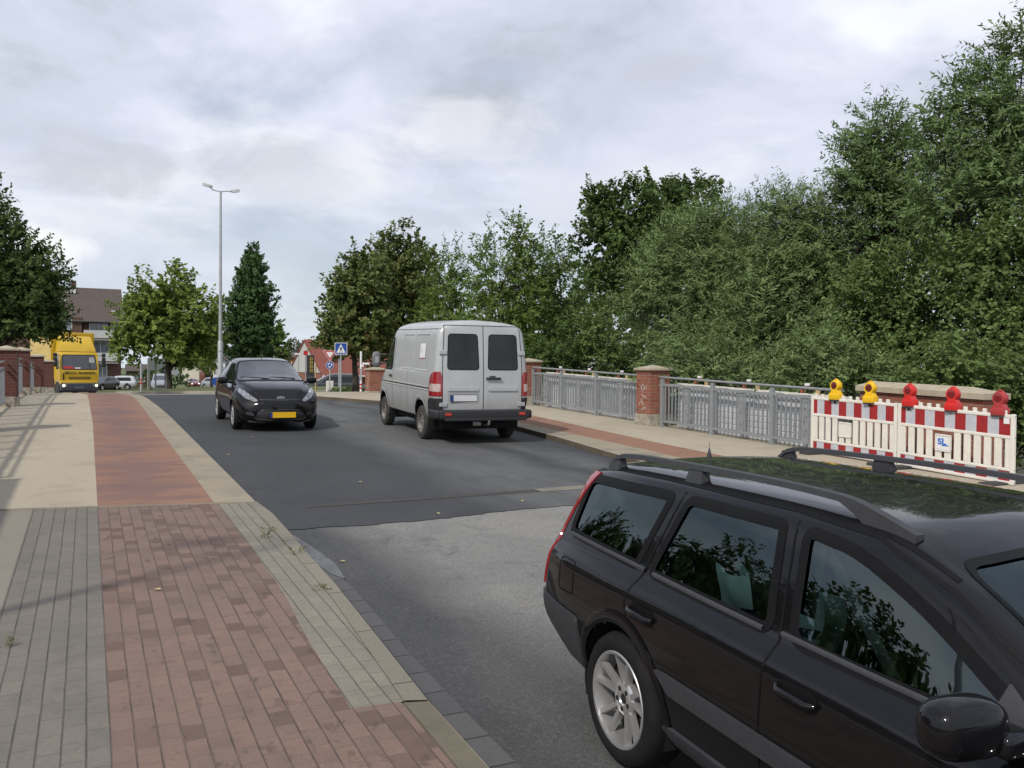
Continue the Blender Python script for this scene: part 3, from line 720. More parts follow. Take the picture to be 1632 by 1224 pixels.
warning_lamp(1519, M_LR, M_LENS2, 'bright red warning lamp in the middle of its barrier, above the blue lettered plate', .1)
warning_lamp(1594, M_LR2, M_LENS2, 'faded red warning lamp at the right end of the barrier')

# ------------------------------------------------------------------ lamp posts, signs, poles
def base_of(px, D, lift=0.):
    p = at(px, 620, D); return Vector((p.x, p.y, float(G(p.y))+lift))
def post(px, D, top, r, name, label, cat, mats=M_POLE, r2=None, z=None, group=None):
    b = base_of(px, D, 0); b.z = z if z is not None else b.z
    T = at(px, top, D); t = thing(name, b, 0, label, cat, group)
    MB().tube([(0, 0, -.3), (0, 0, T.z-b.z)], [r, r2 or r], 12).build('pole', mats, t, 60)
    return t, T.z-b.z
# tall double lamp on the island
def street_lamp():
    D = 46.; px = 351
    t, h = post(px, D, 306, .105, 'street_lamp', 'tall grey street lamp with two arms standing behind the black hatchback', 'street lamp', r2=.055)
    c = MB(); c.tube([(0, 0, -.3), (0, 0, 2.7), (0, 0, 2.75)], [.135, .13, .105], 14); c.tube([(0, 0, 2.2), (0, 0, 2.26)], .145, 14); c.build('sleeve', M_POLE, t, 50)
    d = Vector((cos(.12), -sin(.12), 0))
    for s, L, k in ((-1, .62, .36), (1, .66, .16)):
        e = d*(s*L)
        a = MB(); a.tube([(0, 0, h-.02), (d*(s*.35))+Vector((0, 0, h+.03)), e+Vector((0, 0, h+k-.10))], .028, 8); a.build('arm', M_POLE, t, 60)
        hd = MB(); M = Matrix.Translation(e+Vector((0, 0, h+k-.08))) @ Matrix.Rotation(math.atan2(d.y, d.x), 4, 'Z') @ Matrix.Rotation(-s*(.28 if s < 0 else .2), 4, 'Y')
        hd.box((s*.02, 0, 0), (.52, .22, .11), .045, M); ho = hd.build('lamp_head', plain('lamp_cover', (.62, .62, .6), (.55, .55, .55), 3, .4), t, 50)
        g = MB(); g.box((s*.08, 0, -.075), (.38, .19, .05), .02, M); g.build('lamp_glass', M_SIGNW, ho, 50)
street_lamp()
t, h = post(238, 118, 446, .09, 'street_lamp', 'thin far street lamp whose head shows above the round green tree', 'street lamp')
m = MB(); m.tube([(0, 0, h), (-.5, 0, h+.5), (-1.2, 0, h+.75)], .04, 6); m.box((-1.7, 0, h+.78), (1.0, .4, .2), .06); m.build('lamp_head', M_SIGNW, t, 50)
# the lamp post left of the camera that throws its shadow across the paving
t = thing('street_lamp', (-3.0, 5.07, float(G(5))), 0, 'street lamp post just left of the photo, casting the thin shadow across the paving', 'street lamp')
MB().tube([(0, 0, 0), (0, 0, 5.6)], [.075, .05], 10).build('pole', M_POLE, t, 60)
m = MB(); m.tube([(0, 0, 5.6), (-.3, 0, 5.85), (-.8, 0, 5.95)], .03, 8); m.box((-1.1, 0, 5.95), (.6, .22, .1), .04); m.build('lamp_head', M_POLE, t, 50)
def facing(b): return math.atan2(b.y, b.x)+pi/2      # local -Y towards the camera
def signpost(px, D, ybase, ytop, r, name, label, cat, mat=M_POLE, turn=0.):
    T = at(px, ytop, D); B = at(px, ybase, D); t = thing(name, B, math.atan2(B.y, B.x)-pi/2+turn, label, cat)
    MB().tube([(0, 0, -.4), (0, 0, T.z-B.z)], r, 10).build('pole', mat, t, 60)
    return t, (lambda y: at(px, y, D).z-B.z)
SD = 38.
# pedestrian crossing sign
t, zz = signpost(543, SD, 631, 547, .03, 'crossing_sign', 'square blue pedestrian crossing sign on a grey pole', 'traffic sign')
z = zz(556); s = .52
m = MB(); m.prism(rpoly([(-s/2, z-s/2), (s/2, z-s/2), (s/2, z+s/2), (-s/2, z+s/2)], .05), .036, .05, Matrix.Rotation(pi/2, 4, 'X')); b = m.build('border', M_SIGNW, t)
q = s*.46; m = MB(); m.prism(rpoly([(-q, z-q), (q, z-q), (q, z+q), (-q, z+q)], .04), .05, .053, Matrix.Rotation(pi/2, 4, 'X')); m.build('board', M_BLUE, t)
m = MB(); m.prism([(-.20, z-.19), (.20, z-.19), (0, z+.20)], .053, .056, Matrix.Rotation(pi/2, 4, 'X')); m.build('triangle', M_SIGNW, t)
m = MB(); RX = Matrix.Rotation(pi/2, 4, 'X')
circ = lambda x, y, r, n=14: [(x+r*cos(2*pi*i/n), y+r*sin(2*pi*i/n)) for i in range(n)]
for pl in (circ(0.0, z+.085, .022), [(-.03, z-.02), (.028, z-.02), (.035, z+.055), (-.022, z+.06)], [(-.028, z-.02), (.0, z-.02), (-.04, z-.14), (-.065, z-.135)], [(0, z-.02), (.028, z-.02), (.07, z-.135), (.045, z-.14)], [(-.022, z+.055), (-.015, z+.03), (-.07, z-.03), (-.08, z-.015)], [(.03, z+.05), (.024, z+.02), (.075, z-.02), (.082, z-.005)]):
    m.prism(pl, .056, .059, RX)
for i in range(5): m.box((-.14+.07*i, -.0575, z-.165), (.035, .003, .03))
m.build('walking_figure', M_BLK, t)
# give way + roundabout sign
t, zz = signpost(525.5, SD+.6, 632, 558, .028, 'give_way_sign', 'red edged give way triangle above a round blue roundabout sign', 'traffic sign')
za, zb = zz(559), zz(575.5)
def inset(pl, k):
    c = sum((Vector(p) for p in pl), Vector((0, 0)))/len(pl); return [tuple(c+(Vector(p)-c)*k) for p in pl]
tri = [(-.29, za), (0, zb), (.29, za)]
tri = [tri[0], tri[1], tri[2]]
for nm, k, d0, d1, mt in (('border', 1., .034, .045, M_SIGNW), ('red_edge', .92, .045, .048, M_SIGNR), ('white_field', .58, .048, .051, M_SIGNW)):
    m = MB(); m.prism(rpoly(inset(tri, k), .03), d0, d1, RX); m.build(nm, mt, t)
zc = zz(582); m = MB(); m.prism(circ(0, zc, .175, 28), .034, .045, RX); m.build('disc_border', M_SIGNW, t)
m = MB(); m.prism(circ(0, zc, .163, 28), .045, .048, RX); m.build('blue_disc', M_BLUE, t)
m = MB()
for k in range(3):
    a0 = radians(90+120*k)
    arc = [(.105*cos(a), zc+.105*sin(a)) for a in np.linspace(a0, a0+radians(62), 7)]+[(.065*cos(a), zc+.065*sin(a)) for a in np.linspace(a0+radians(62), a0, 7)]
    m.prism(arc, .048, .051, RX)
    a1 = a0+radians(60); m.prism([(.13*cos(a1), zc+.13*sin(a1)), (.085*cos(a1+.62), zc+.085*sin(a1+.62)), (.04*cos(a1), zc+.04*sin(a1))], .048, .0512, RX)
m.build('arrows', M_SIGNW, t)
# banded post with a small plate
def banded(px, D, yb, yt, band, r, label, mt=M_SIGNW):
    t, zz = signpost(px, D, yb, yt, r, 'banded_post', label, 'post', mt)
    for (a, b) in band:
        MB().tube([(0, 0, zz(b)), (0, 0, zz(a))], r+.004, 12).build('red_band', M_SIGNR, t, 60)
    return t, zz
t, zz = banded(575, SD+1, 631, 560, [(611.5, 614.2), (617, 620)], .05, 'white post with red bands and a small plate beside the squat brick pillar')
m = MB(); m.box((.22, -.03, zz(579.5)), (.3, .02, .09), .01); m.box((.06, -.04, zz(583)), (.12, .06, .09), .01); m.build('name_plate', M_SIGNW, t)
t, zz = banded(225, 52, 618, 579, [(604, 606.5), (609.5, 612)], .07, 'grey post with red bands on the grass in front of the apartment block', M_POLE)
for px, yb, yt, D, lb in ((503, 628, 577, 44, 'thin wooden pole left of the give way sign'), (540.5, 612, 571, 52, 'thin grey pole close behind the crossing sign'), (437, 600, 552, 70, 'thin pole behind the roof of the black hatchback, left of two'), (460.5, 600, 541, 80, 'tall thin flag pole right of the conical tree'), (248, 616, 574, 56, 'dark post in front of the grey direction board')):
    signpost(px, D, yb, yt, .05 if D > 50 else .035, 'pole', lb, 'pole', M_POLE if px != 503 else M_WOOD)
t, zz = signpost(475.5, 75, 590, 565, .04, 'street_lamp', 'small far street lamp left of the white gable', 'street lamp')
m = MB(); m.box((-.1, 0, zz(564.5)), (.45, .25, .12), .04); m.build('lamp_head', M_SIGNW, t)
t, zz = signpost(263, 57, 612, 585, .04, 'blue_sign', 'small blue sign beside the trunk of the round green tree', 'traffic sign')
m = MB(); m.box((0, -.05, zz(590)), (.34, .02, .36), .01); m.build('board', M_BLUE, t); m = MB(); m.prism([(-.08, zz(590)-.12), (.08, zz(590)-.12), (.03, zz(590)+.12), (-.03, zz(590)+.12)], .062, .066, RX); m.box((-.1, -.03, zz(593.5)), (.5, .02, .08)); m.build('symbol', M_SIGNW, t)
t, zz = signpost(236, 60, 616, 571, .05, 'direction_board', 'large grey back of a direction board seen through the round green tree', 'traffic sign')
m = MB(); m.box((.55, -.07, (zz(571)+zz(590))/2), (1.15, .04, zz(571)-zz(590)), .01); m.build('board', plain('board_grey', (.17, .2, .2), (.2, .23, .23), 3, .5), t)
m = MB(); m.tube([(1.1, 0, -.4), (1.1, 0, zz(571))], .05, 10); m.build('pole', M_POLE, t, 60)
t, zz = signpost(344.5, 42, 620, 603, .03, 'keep_right_sign', 'small blue round sign peeping out left of the black hatchback mirror', 'traffic sign')
m = MB(); m.prism(circ(0, zz(608), .2, 24), .03, .04, RX); m.build('disc', M_BLUE, t)
t, zz = signpost(487, 62, 622, 560, .04, 'red_sign', 'small square red sign on a thin pole in front of the white gable', 'sign')
m = MB(); m.box((0, -.05, zz(562.5)), (.3, .03, .3), .01); m.build('board', M_SIGNR, t)
t = thing('pylon_sign', at(494.5, 640, 62), math.atan2(at(494, 640, 62).y, at(494, 640, 62).x)-pi/2, 'tall dark pylon sign with three yellow squares before the white gable', 'sign')
h0 = at(494.5, 566, 62).z-at(494.5, 640, 62).z
m = MB(); m.box((0, 0, h0/2), (.52, .14, h0), .01); m.build('slab', plain('pylon_grey', (.022, .026, .03), (.03, .033, .036), 3, .45), t)
m = MB()
for k in range(4): m.box((.06, -.075, h0-.26-.27*k), (.2, .012, .2), .004)
m.build('yellow_squares', plain('gold', (.42, .28, .03), (.36, .24, .03), 3, .5), t)
m = MB()
for k in range(4): m.box((.06, -.082, h0-.26-.27*k), (.1, .008, .09), .004)
m.build('dark_centres', M_BLK, t)
t = thing('utility_cabinet', at(525.5, 634, 44), math.atan2(at(525, 634, 44).y, at(525, 634, 44).x)-pi/2, 'white utility cabinet behind the roundabout sign pole', 'cabinet')
m = MB(); m.box((0, 0, .42), (.36, .3, .84), .02); m.build('housing', M_SIGNW, t); m = MB(); m.box((0, -.153, .42), (.3, .01, .74), .004); m.build('door', M_PLW, t)
# ------------------------------------------------------------------ vehicle bodies
def pchip(x, y, q):
    x = np.asarray(x, float); y = np.asarray(y, float); h = np.diff(x); d = np.diff(y)/h; n = len(x); m = np.zeros(n)
    if n == 2: return y[0]+d[0]*(q-x[0])
    for i in range(1, n-1):
        if d[i-1]*d[i] > 0:
            w1, w2 = 2*h[i]+h[i-1], h[i]+2*h[i-1]; m[i] = (w1+w2)/(w1/d[i-1]+w2/d[i])
    m[0] = d[0]; m[-1] = d[-1]
    i = np.clip(np.searchsorted(x, q)-1, 0, n-2); t = (q-x[i])/h[i]
    return (2*t**3-3*t**2+1)*y[i]+(t**3-2*t**2+t)*h[i]*m[i]+(-2*t**3+3*t**2)*y[i+1]+(t**3-t**2)*h[i]*m[i+1]
def sec(zs, ws, zm, wm, zb, wb, zr, wr, zt):
    return [(0, zs+.03), (ws*.72, zs), (ws, zs+.06), (wm, zm), (wm*.995, zb-.10), (wb+.35*(wm-wb), zb-.02), (wb, zb+.01), (.5*(wb+wr)+.006, .5*(zb+zr)+.01), (wr, zr), (wr*.86, zr+.62*(zt-zr)), (wr*.45, zt-.1*(zt-zr)), (0, zt)]
class Hull:
    def __init__(s, st, rear=None, rlen=.6, front=None, flen=.6, plan_r=.05, plan_f=.2, step=.03, seg=4, rend=None, fend=None, plen=.7):
        xs = [a[0] for a in st]; S = np.array([sec(*a[1:]) if len(a) > 2 else a[1] for a in st])
        x0, x1 = xs[0], xs[-1]
        ends = rend or [(0, .02), (0, .35), (0, .7), (0., .88), (.006, .935), (.02, .962), (.045, .982), (.09, 1.)]
        fe = fend or [(0, .02), (0, .35), (0, .7), (.0, .86), (.008, .92), (.025, .955), (.055, .98), (.1, 1.)]
        mid = np.arange(x0+.12, x1-.13, step)
        X = np.array([x0+a for a, _ in ends]+list(mid)+[x1-a for a, _ in fe][::-1]); SC_ = np.array([b for _, b in ends]+[1]*len(mid)+[b for _, b in fe][::-1])
        K = S.shape[1]; P = np.zeros((len(X), K, 2))
        for k in range(K):
            for c in range(2): P[:, k, c] = pchip(xs, S[:, k, c], X)
        tq = np.concatenate([np.linspace(i, i+1, seg, endpoint=False) for i in range(K-1)]+[[K-1]])
        Q = np.zeros((len(X), len(tq), 2))
        for i in range(len(X)):
            for c in range(2): Q[i, :, c] = pchip(np.arange(K), P[i, :, c], tq)
        zc = .5*(Q[:, :, 1].min(1)+Q[:, :, 1].max(1))
        Q[:, :, 0] *= SC_[:, None]; Q[:, :, 1] = zc[:, None]+(Q[:, :, 1]-zc[:, None])*SC_[:, None]
        s.wmax = Q[:, :, 0].max()
        nt = len(tq); ring = np.concatenate([Q, (Q[:, 1:-1]*np.array([-1, 1]))[:, ::-1]], 1); m = ring.shape[1]
        V = np.zeros((len(X), m, 3)); V[:, :, 0] = X[:, None]; V[:, :, 1:] = ring
        yy = (V[:, :, 1]/s.wmax)**2
        fr = np.clip(1-(V[:, :, 0]-x0)/rlen, 0, 1); ff = np.clip(1-(x1-V[:, :, 0])/flen, 0, 1)
        pr = np.clip(1-(V[:, :, 0]-x0)/plen, 0, 1); pf = np.clip(1-(x1-V[:, :, 0])/plen, 0, 1)
        if rear: V[:, :, 0] += np.interp(V[:, :, 2], [a for a, _ in rear], [b for _, b in rear])*fr
        if front: V[:, :, 0] -= np.interp(V[:, :, 2], [a for a, _ in front], [b for _, b in front])*ff
        V[:, :, 0] += plan_r*yy*pr; V[:, :, 0] -= plan_f*yy*pf
        s.V = V.reshape(-1, 3)
        F = [(i*m+j, (i+1)*m+j, (i+1)*m+(j+1) % m, i*m+(j+1) % m) for i in range(len(X)-1) for j in range(m)]
        F += [tuple(range(m)), tuple(range((len(X)-1)*m, len(X)*m))[::-1]]
        s.F = F; s.bvh = BVHTree.FromPolygons([tuple(v) for v in s.V], F)
        s.cent = np.array([s.V[list(f)].mean(0) for f in F]); s.keep = np.ones(len(F), bool)
    AX = {'L': (0, 2), 'R': (0, 2), 'F': (1, 2), 'B': (1, 2), 'T': (0, 1)}
    def cast(s, side, a, b):
        o, d = {'L': ((a, 6, b), (0, -1, 0)), 'R': ((a, -6, b), (0, 1, 0)), 'F': ((12, a, b), (-1, 0, 0)), 'B': ((-12, a, b), (1, 0, 0)), 'T': ((a, b, 8), (0, 0, -1))}[side]
        h = s.bvh.ray_cast(Vector(o), Vector(d))
        if h[0] is None:
            q = Vector(o)+Vector(d)*({'L': 6-s.wmax, 'R': 6-s.wmax}.get(side, 6)); h = s.bvh.find_nearest(q)
        n = h[1].copy()
        if n.dot(Vector(d)) > 0: n = -n
        return h[0], n
    def cut(s, side, poly):
        ax = s.AX[side]; m = inpoly(s.cent[:, ax], poly)
        if side == 'L': m &= s.cent[:, 1] > .3
        if side == 'R': m &= s.cent[:, 1] < -.3
        if side == 'T': m &= s.cent[:, 2] > .8
        if side == 'F': m &= s.cent[:, 0] > 0
        s.keep &= ~m
    def wheel_cut(s, cx, cz, r):
        m = ((s.cent[:, 0]-cx)**2+(s.cent[:, 2]-cz)**2 < r*r) & (np.abs(s.cent[:, 1]) > .45); s.keep &= ~m
    def body(s, name, mat, parent, smooth=40):
        mb = MB(); mb.v = [tuple(v) for v in s.V]; mb.f = [f for f, k in zip(s.F, s.keep) if k]; mb.mi = [0]*len(mb.f)
        o = mb.build(name, mat, parent, smooth)
        bm = bmesh.new(); bm.from_mesh(o.data); lo = [v for v in bm.verts if not v.link_faces]; bmesh.ops.delete(bm, geom=lo, context='VERTS'); bm.to_mesh(o.data); bm.free()
        return o
    def panel(s, name, side, poly, mat, parent, off=.004, thick=0., res=.05, smooth=50, mb=None, bev=0.):
        V, F, n = cdt(poly, res); H = [s.cast(side, a, b) for a, b in V]
        own = mb is None; mb = mb or MB(); top = [tuple(p+nn*off) for p, nn in H]
        vs = list(top); fs = list(F)
        if thick:
            k = len(vs); vs += [tuple(p+nn*(off-thick)) for p, nn in H[:n]]
            fs += [(i, (i+1) % n, k+(i+1) % n, k+i) for i in range(n)]
        mb.add(vs, fs)
        return mb.build(name, mat, parent, smooth) if own else mb
    def strip(s, name, side, line, w, mat, parent, off=.003, closed=False, res=.04, mb=None, crown=0., smooth=60):
        L = densify(line, res, closed); n = len(L); own = mb is None; mb = mb or MB(); vs = []; fs = []
        for i in range(n):
            a = Vector(L[i-1] if (closed or i) else L[0]); b = Vector(L[(i+1) % n] if (closed or i < n-1) else L[-1])
            d = b-a; d = d.normalized() if d.length > 1e-9 else Vector((1, 0)); nv = Vector((-d.y, d.x))*w/2; c = Vector(L[i])
            for k, q in enumerate((c-nv, c, c+nv)):
                p, nn = s.cast(side, q.x, q.y); vs.append(tuple(p+nn*(off+(crown if k == 1 else 0))))
        for i in range(n if closed else n-1):
            j = (i+1) % n
            for k in (0, 1): fs.append((3*i+k, 3*j+k, 3*j+k+1, 3*i+k+1))
        mb.add(vs, fs)
        return mb.build(name, mat, parent, smooth) if own else mb
def _wrap(s, name, c, rows, mat, parent, off=.01, n=10, sgn=1, mb=None):
    '''lamp or trim wrapped round a rear corner: rows of (height, from angle, to angle) seen from an axis inside the body'''
    own = mb is None; mb = mb or MB(); zs = np.array([r[0] for r in rows]); Z = np.concatenate([np.linspace(a, b, max(2, int((b-a)/.03)), endpoint=False) for a, b in zip(zs[:-1], zs[1:])]+[[zs[-1]]])
    A0 = np.interp(Z, zs, [r[1] for r in rows]); A1 = np.interp(Z, zs, [r[2] for r in rows]); vs = []; m = n+3
    for z, a0, a1 in zip(Z, A0, A1):
        for k in range(-1, n+2):
            a = radians(a0+(a1-a0)*min(max(k, 0), n)/n); d = Vector((-cos(a), sgn*sin(a), 0)); h = s.bvh.ray_cast(Vector((c[0], sgn*c[1], z)), d)
            p = h[0] if h[0] is not None else Vector((c[0], sgn*c[1], z))+d*.5
            vs.append(tuple(p+d*(off if 0 <= k <= n else -.004)))
    R_ = len(Z); top = [tuple(Vector(v)) for v in vs]
    fs = [(i*m+j, i*m+j+1, (i+1)*m+j+1, (i+1)*m+j) for i in range(R_-1) for j in range(m-1)]
    mb.add(vs, fs)
    for i in (0, R_-1):
        e = vs[i*m:(i+1)*m]; q = []
        for k, v in enumerate(e):
            d = Vector((v[0]-c[0], v[1]-sgn*c[1], 0)).normalized(); q.append(tuple(Vector(v)-d*(off+.004)))
        mb.add(e+q, [(j, j+1, m+j+1, m+j) for j in range(m-1)])
    return mb.build(name, mat, parent, 45) if own else mb
Hull.wrap = _wrap
def circ_pts(cx, cz, r, a0, a1, n): return [(cx+r*cos(a), cz+r*sin(a)) for a in np.linspace(a0, a1, n)]

M_BLACKP = plain('car_paint_black', (.004, .004, .005), (.005, .0045, .0055), 2, .4, coat=1., spec=.06)
M_BLACKT = plain('trim_black', (.016, .0165, .019), (.020, .0205, .023), 9, .55)
M_SEAL = plain('rubber_seal', (.005, .005, .006), (.007, .007, .007), 9, .5, spec=.15)
M_TYRE = plain('tyre', (.008, .008, .0085), (.012, .0115, .011), 14, .8, spec=.2)
M_TYRED = plain('tyre_dusty', (.030, .028, .026), (.045, .042, .038), 14, .9)
M_ALLOY = plain('alloy', (.60, .59, .58), (.50, .49, .48), 2, .30, metal=.75, coat=.3)
M_STEEL = plain('steel_rim', (.42, .40, .37), (.22, .2, .18), 9, .42, metal=.7)
M_DKIN = plain('wheel_well', (.006, .006, .006), (.009, .009, .009), 9, .9)
def m_van():
    n = NT('van_paint_silver'); sp = n.N.new('ShaderNodeSeparateXYZ'); n.L.new(n.coord(), sp.inputs[0])
    col = n.mix(n.ramp(n.noise(1.6, 5, .6), [(.35, 0.), (.65, 1.)]), (.43, .44, .438), (.39, .40, .398))
    d = n.math('SUBTRACT', n.math('MULTIPLY_ADD', n.noise(2.2, 6, .65, stretch=(1, 1, .6)), .9, .55), sp.outputs[2])
    col = n.mix(n.math('MULTIPLY', n.ramp(d, [(.0, 0.), (.45, 1.)]), .45), col, (.20, .185, .165))
    col = n.mix(n.math('MULTIPLY', n.ramp(n.noise(5, 6, .7, stretch=(1, 1, .25)), [(.56, 0.), (.75, 1.)]), .25), col, (.22, .21, .195))
    n.set(Base_Color=col, Metallic=.12, Coat_Weight=.35, Coat_Roughness=.08, Roughness=n.math('MULTIPLY_ADD', n.noise(4, 5), .25, .28)); return n.m
M_SILV = m_van()
M_GLASSD = plain('dark_glass', (.010, .012, .012), (.016, .018, .018), 2, .05, coat=.35, spec=.3)
M_GLASSW = plain('windscreen_glass', (.030, .035, .036), (.02, .023, .024), 2.5, .04, coat=1., spec=.8)
M_TAIL = plain('tail_light_red', (.30, .012, .016), (.24, .01, .014), 8, .15, coat=1.)
M_TAILC = plain('tail_light_clear', (.55, .42, .38), (.45, .34, .3), 14, .2, coat=1.)
M_HEAD = plain('headlight_glass', (.42, .44, .45), (.16, .17, .18), 14, .08, metal=.55, coat=1.)
M_CHROME = plain('chrome', (.7, .7, .7), (.6, .6, .6), 9, .12, metal=1.)
M_PLY = plain('plate_yellow', (.72, .42, .004), (.68, .40, .004), 9, .4)
M_PLW2 = plain('plate_white', (.60, .60, .60), (.56, .56, .56), 9, .4)
M_PLB = plain('plate_blue', (.012, .035, .20), (.012, .03, .18), 9, .4)
M_YEL = plain('truck_yellow', (.62, .40, .018), (.55, .345, .016), 1.5, .4, coat=.3)
M_BEAM = plain('headlamp_lit', (.9, .85, .7), (.9, .85, .7), 4, .2, emit=(1., .86, .6), es=2.2)

def wheel(parent, x, y, z, R, w, rr, side, style, tyre=M_TYRE, rim=M_ALLOY, name='wheel'):
    """side +1: outer face towards local +y"""
    M = Matrix.Translation((x, y, z)) @ Matrix.Rotation(-pi/2*side, 4, 'X')
    h = w/2; t = MB()
    t.lathe([(rr-.01, -h*.9), (rr+.02, -h), (R-.05, -h), (R-.012, -h*.82), (R, -h*.55), (R, h*.55), (R-.012, h*.82), (R-.03, h*.96), (rr+.03, h), (rr+.006, h*.95), (rr-.01, h*.80), (rr-.012, -h*.9)], 40, M)
    o = t.build(name, tyre, parent, 40)
    r = MB()
    r.lathe([(rr+.004, h*.93), (rr, h*.97), (rr-.012, h*.95), (rr-.018, h*.6), (rr-.028, -h*.3)], 40, M)
    d = MB(); d.lathe([(rr-.03, h*.12), (0, h*.12)], 24, M); d.build('brake_disc', M_DKIN, o)
    def spoke(a, wid0, wid1, r0, r1, zo, zi, curve=0.):
        n = 6; vs = []
        for i in range(n):
            q = i/(n-1); rad = r0+(r1-r0)*q; wq = (wid0+(wid1-wid0)*q)/2; zz_ = zo+(zi-zo)*q**1.6; off = curve*q
            for dy, dz in ((-wq, -.03), (-wq*.75, 0), (wq*.75, 0), (wq, -.03)):
                c, s_ = cos(a), sin(a); yy_ = dy+off
                vs.append((rad*c-yy_*s_, rad*s_+yy_*c, zz_+dz))
        fs = [(i*4+j, (i+1)*4+j, (i+1)*4+j+1, i*4+j+1) for i in range(n-1) for j in range(3)]
        r.add(vs, fs, M)
    if style == 'twin':
        for k in range(5):
            a = 2*pi*k/5+.25
            for sgn in (-1, 1):
                spoke(a+sgn*.19, .030, .027, .055, rr-.010, h*.64, h*.88, sgn*.012)
        r.lathe([(0, h*.60), (.028, h*.60), (.032, h*.66), (.07, h*.66), (.085, h*.55), (.088, h*.3)], 30, M)
        l = MB()
        for k in range(5):
            a = 2*pi*k/5+.25+pi/5
            Mk = M @ Matrix.Translation((.050*cos(a), .050*sin(a), h*.66+.001)); l.lathe([(.0125, -.01), (.0125, .001), (0, .001)], 10, Mk)
        l.lathe([(.024, h*.61), (.022, h*.63), (0, h*.63)], 16, M); l.build('lug_holes', M_DKIN, o)
    elif style == 'cover':
        for k in range(8): spoke(2*pi*k/8, .07, .085, .05, rr-.008, h*.78, h*.93)
        r.lathe([(0, h*.84), (.05, h*.83), (.075, h*.72)], 24, M)
    else:
        r.lathe([(0, h*.55), (.055, h*.55), (.07, h*.35), (.12, h*.32), (rr-.06, h*.5), (rr-.03, h*.55)], 32, M)
        for k in range(10):
            a = 2*pi*k/10; Mk = M @ Matrix.Translation((rr*.62*cos(a), rr*.62*sin(a), h*.44)); r.lathe([(.022, -.01), (.022, .012), (0, .012)], 8, Mk)
    r.build('rim', rim, o, 40); return o
def well(mb, x, y0, y1, z, r):
    """wheel-well liner: half drum between y0 (outer) and y1"""
    n = 20; vs = []; a = np.linspace(-.35, pi+.35, n)
    for t in a: vs += [(x+r*cos(t), y0, z+r*sin(t)), (x+r*cos(t), y1, z+r*sin(t))]
    o = len(vs); vs.append((x, y1, z)); fs = [(2*i, 2*i+2, 2*i+3, 2*i+1) for i in range(n-1)]+[(2*i+1, 2*i+3, o) for i in range(n-1)]
    mb.add(vs, fs)
def mirror_housing(name, parent, c, d, mat, tilt=0., glass=True, fwd=1):
    m = MB(); M = Matrix.Translation(c) @ Matrix.Rotation(tilt, 4, 'Z')
    
    nu, nv = 20, 14; pw = lambda c_, e: math.copysign(abs(c_)**e, c_); vs = [(d[0]/2*pw(cos(v_), .75)*pw(cos(u_), .7), d[1]/2*pw(cos(v_), .75)*pw(sin(u_), .7), d[2]/2*pw(sin(v_), .65)) for v_ in np.linspace(-pi/2, pi/2, nv) for u_ in np.linspace(0, 2*pi, nu, endpoint=False)]
    m.add(vs, [(a*nu+b, a*nu+(b+1) % nu, (a+1)*nu+(b+1) % nu, (a+1)*nu+b) for a in range(nv-1) for b in range(nu)], M); o = m.build(name, mat, parent, 60)
    if glass:
        g = MB(); g.box((-fwd*(d[0]*.5-.001), 0, 0), (.004, d[1]*.46, d[2]*.40), .001, M); g.build('mirror_glass', M_CHROME, o)
    return o
def plate(parent, hull, side, y, z, field, w=.52, h=.115, off=.012, off_x=None):
    p, n = hull.cast(side, y, z); x = p.x; s = 1 if side == 'F' else -1
    x = (off_x if off_x is not None else x)+s*off
    k = -1 if side == 'F' else 1     # viewer's left in local y
    m = MB(); m.box((x, y, z), (.008, w+.02, h+.02), .003); o = m.build('plate_frame', M_SEAL, parent)
    m = MB(); m.box((x+s*.005, y-k*-.0, z), (.004, w, h), .001); m.build('number_plate', field, parent)
    L = y+(w/2-.025)*(1 if side == 'B' else -1)
    m = MB(); m.box((x+s*.0075, L, z), (.004, .05, h-.006)); m.build('blue_band', M_PLB, parent)

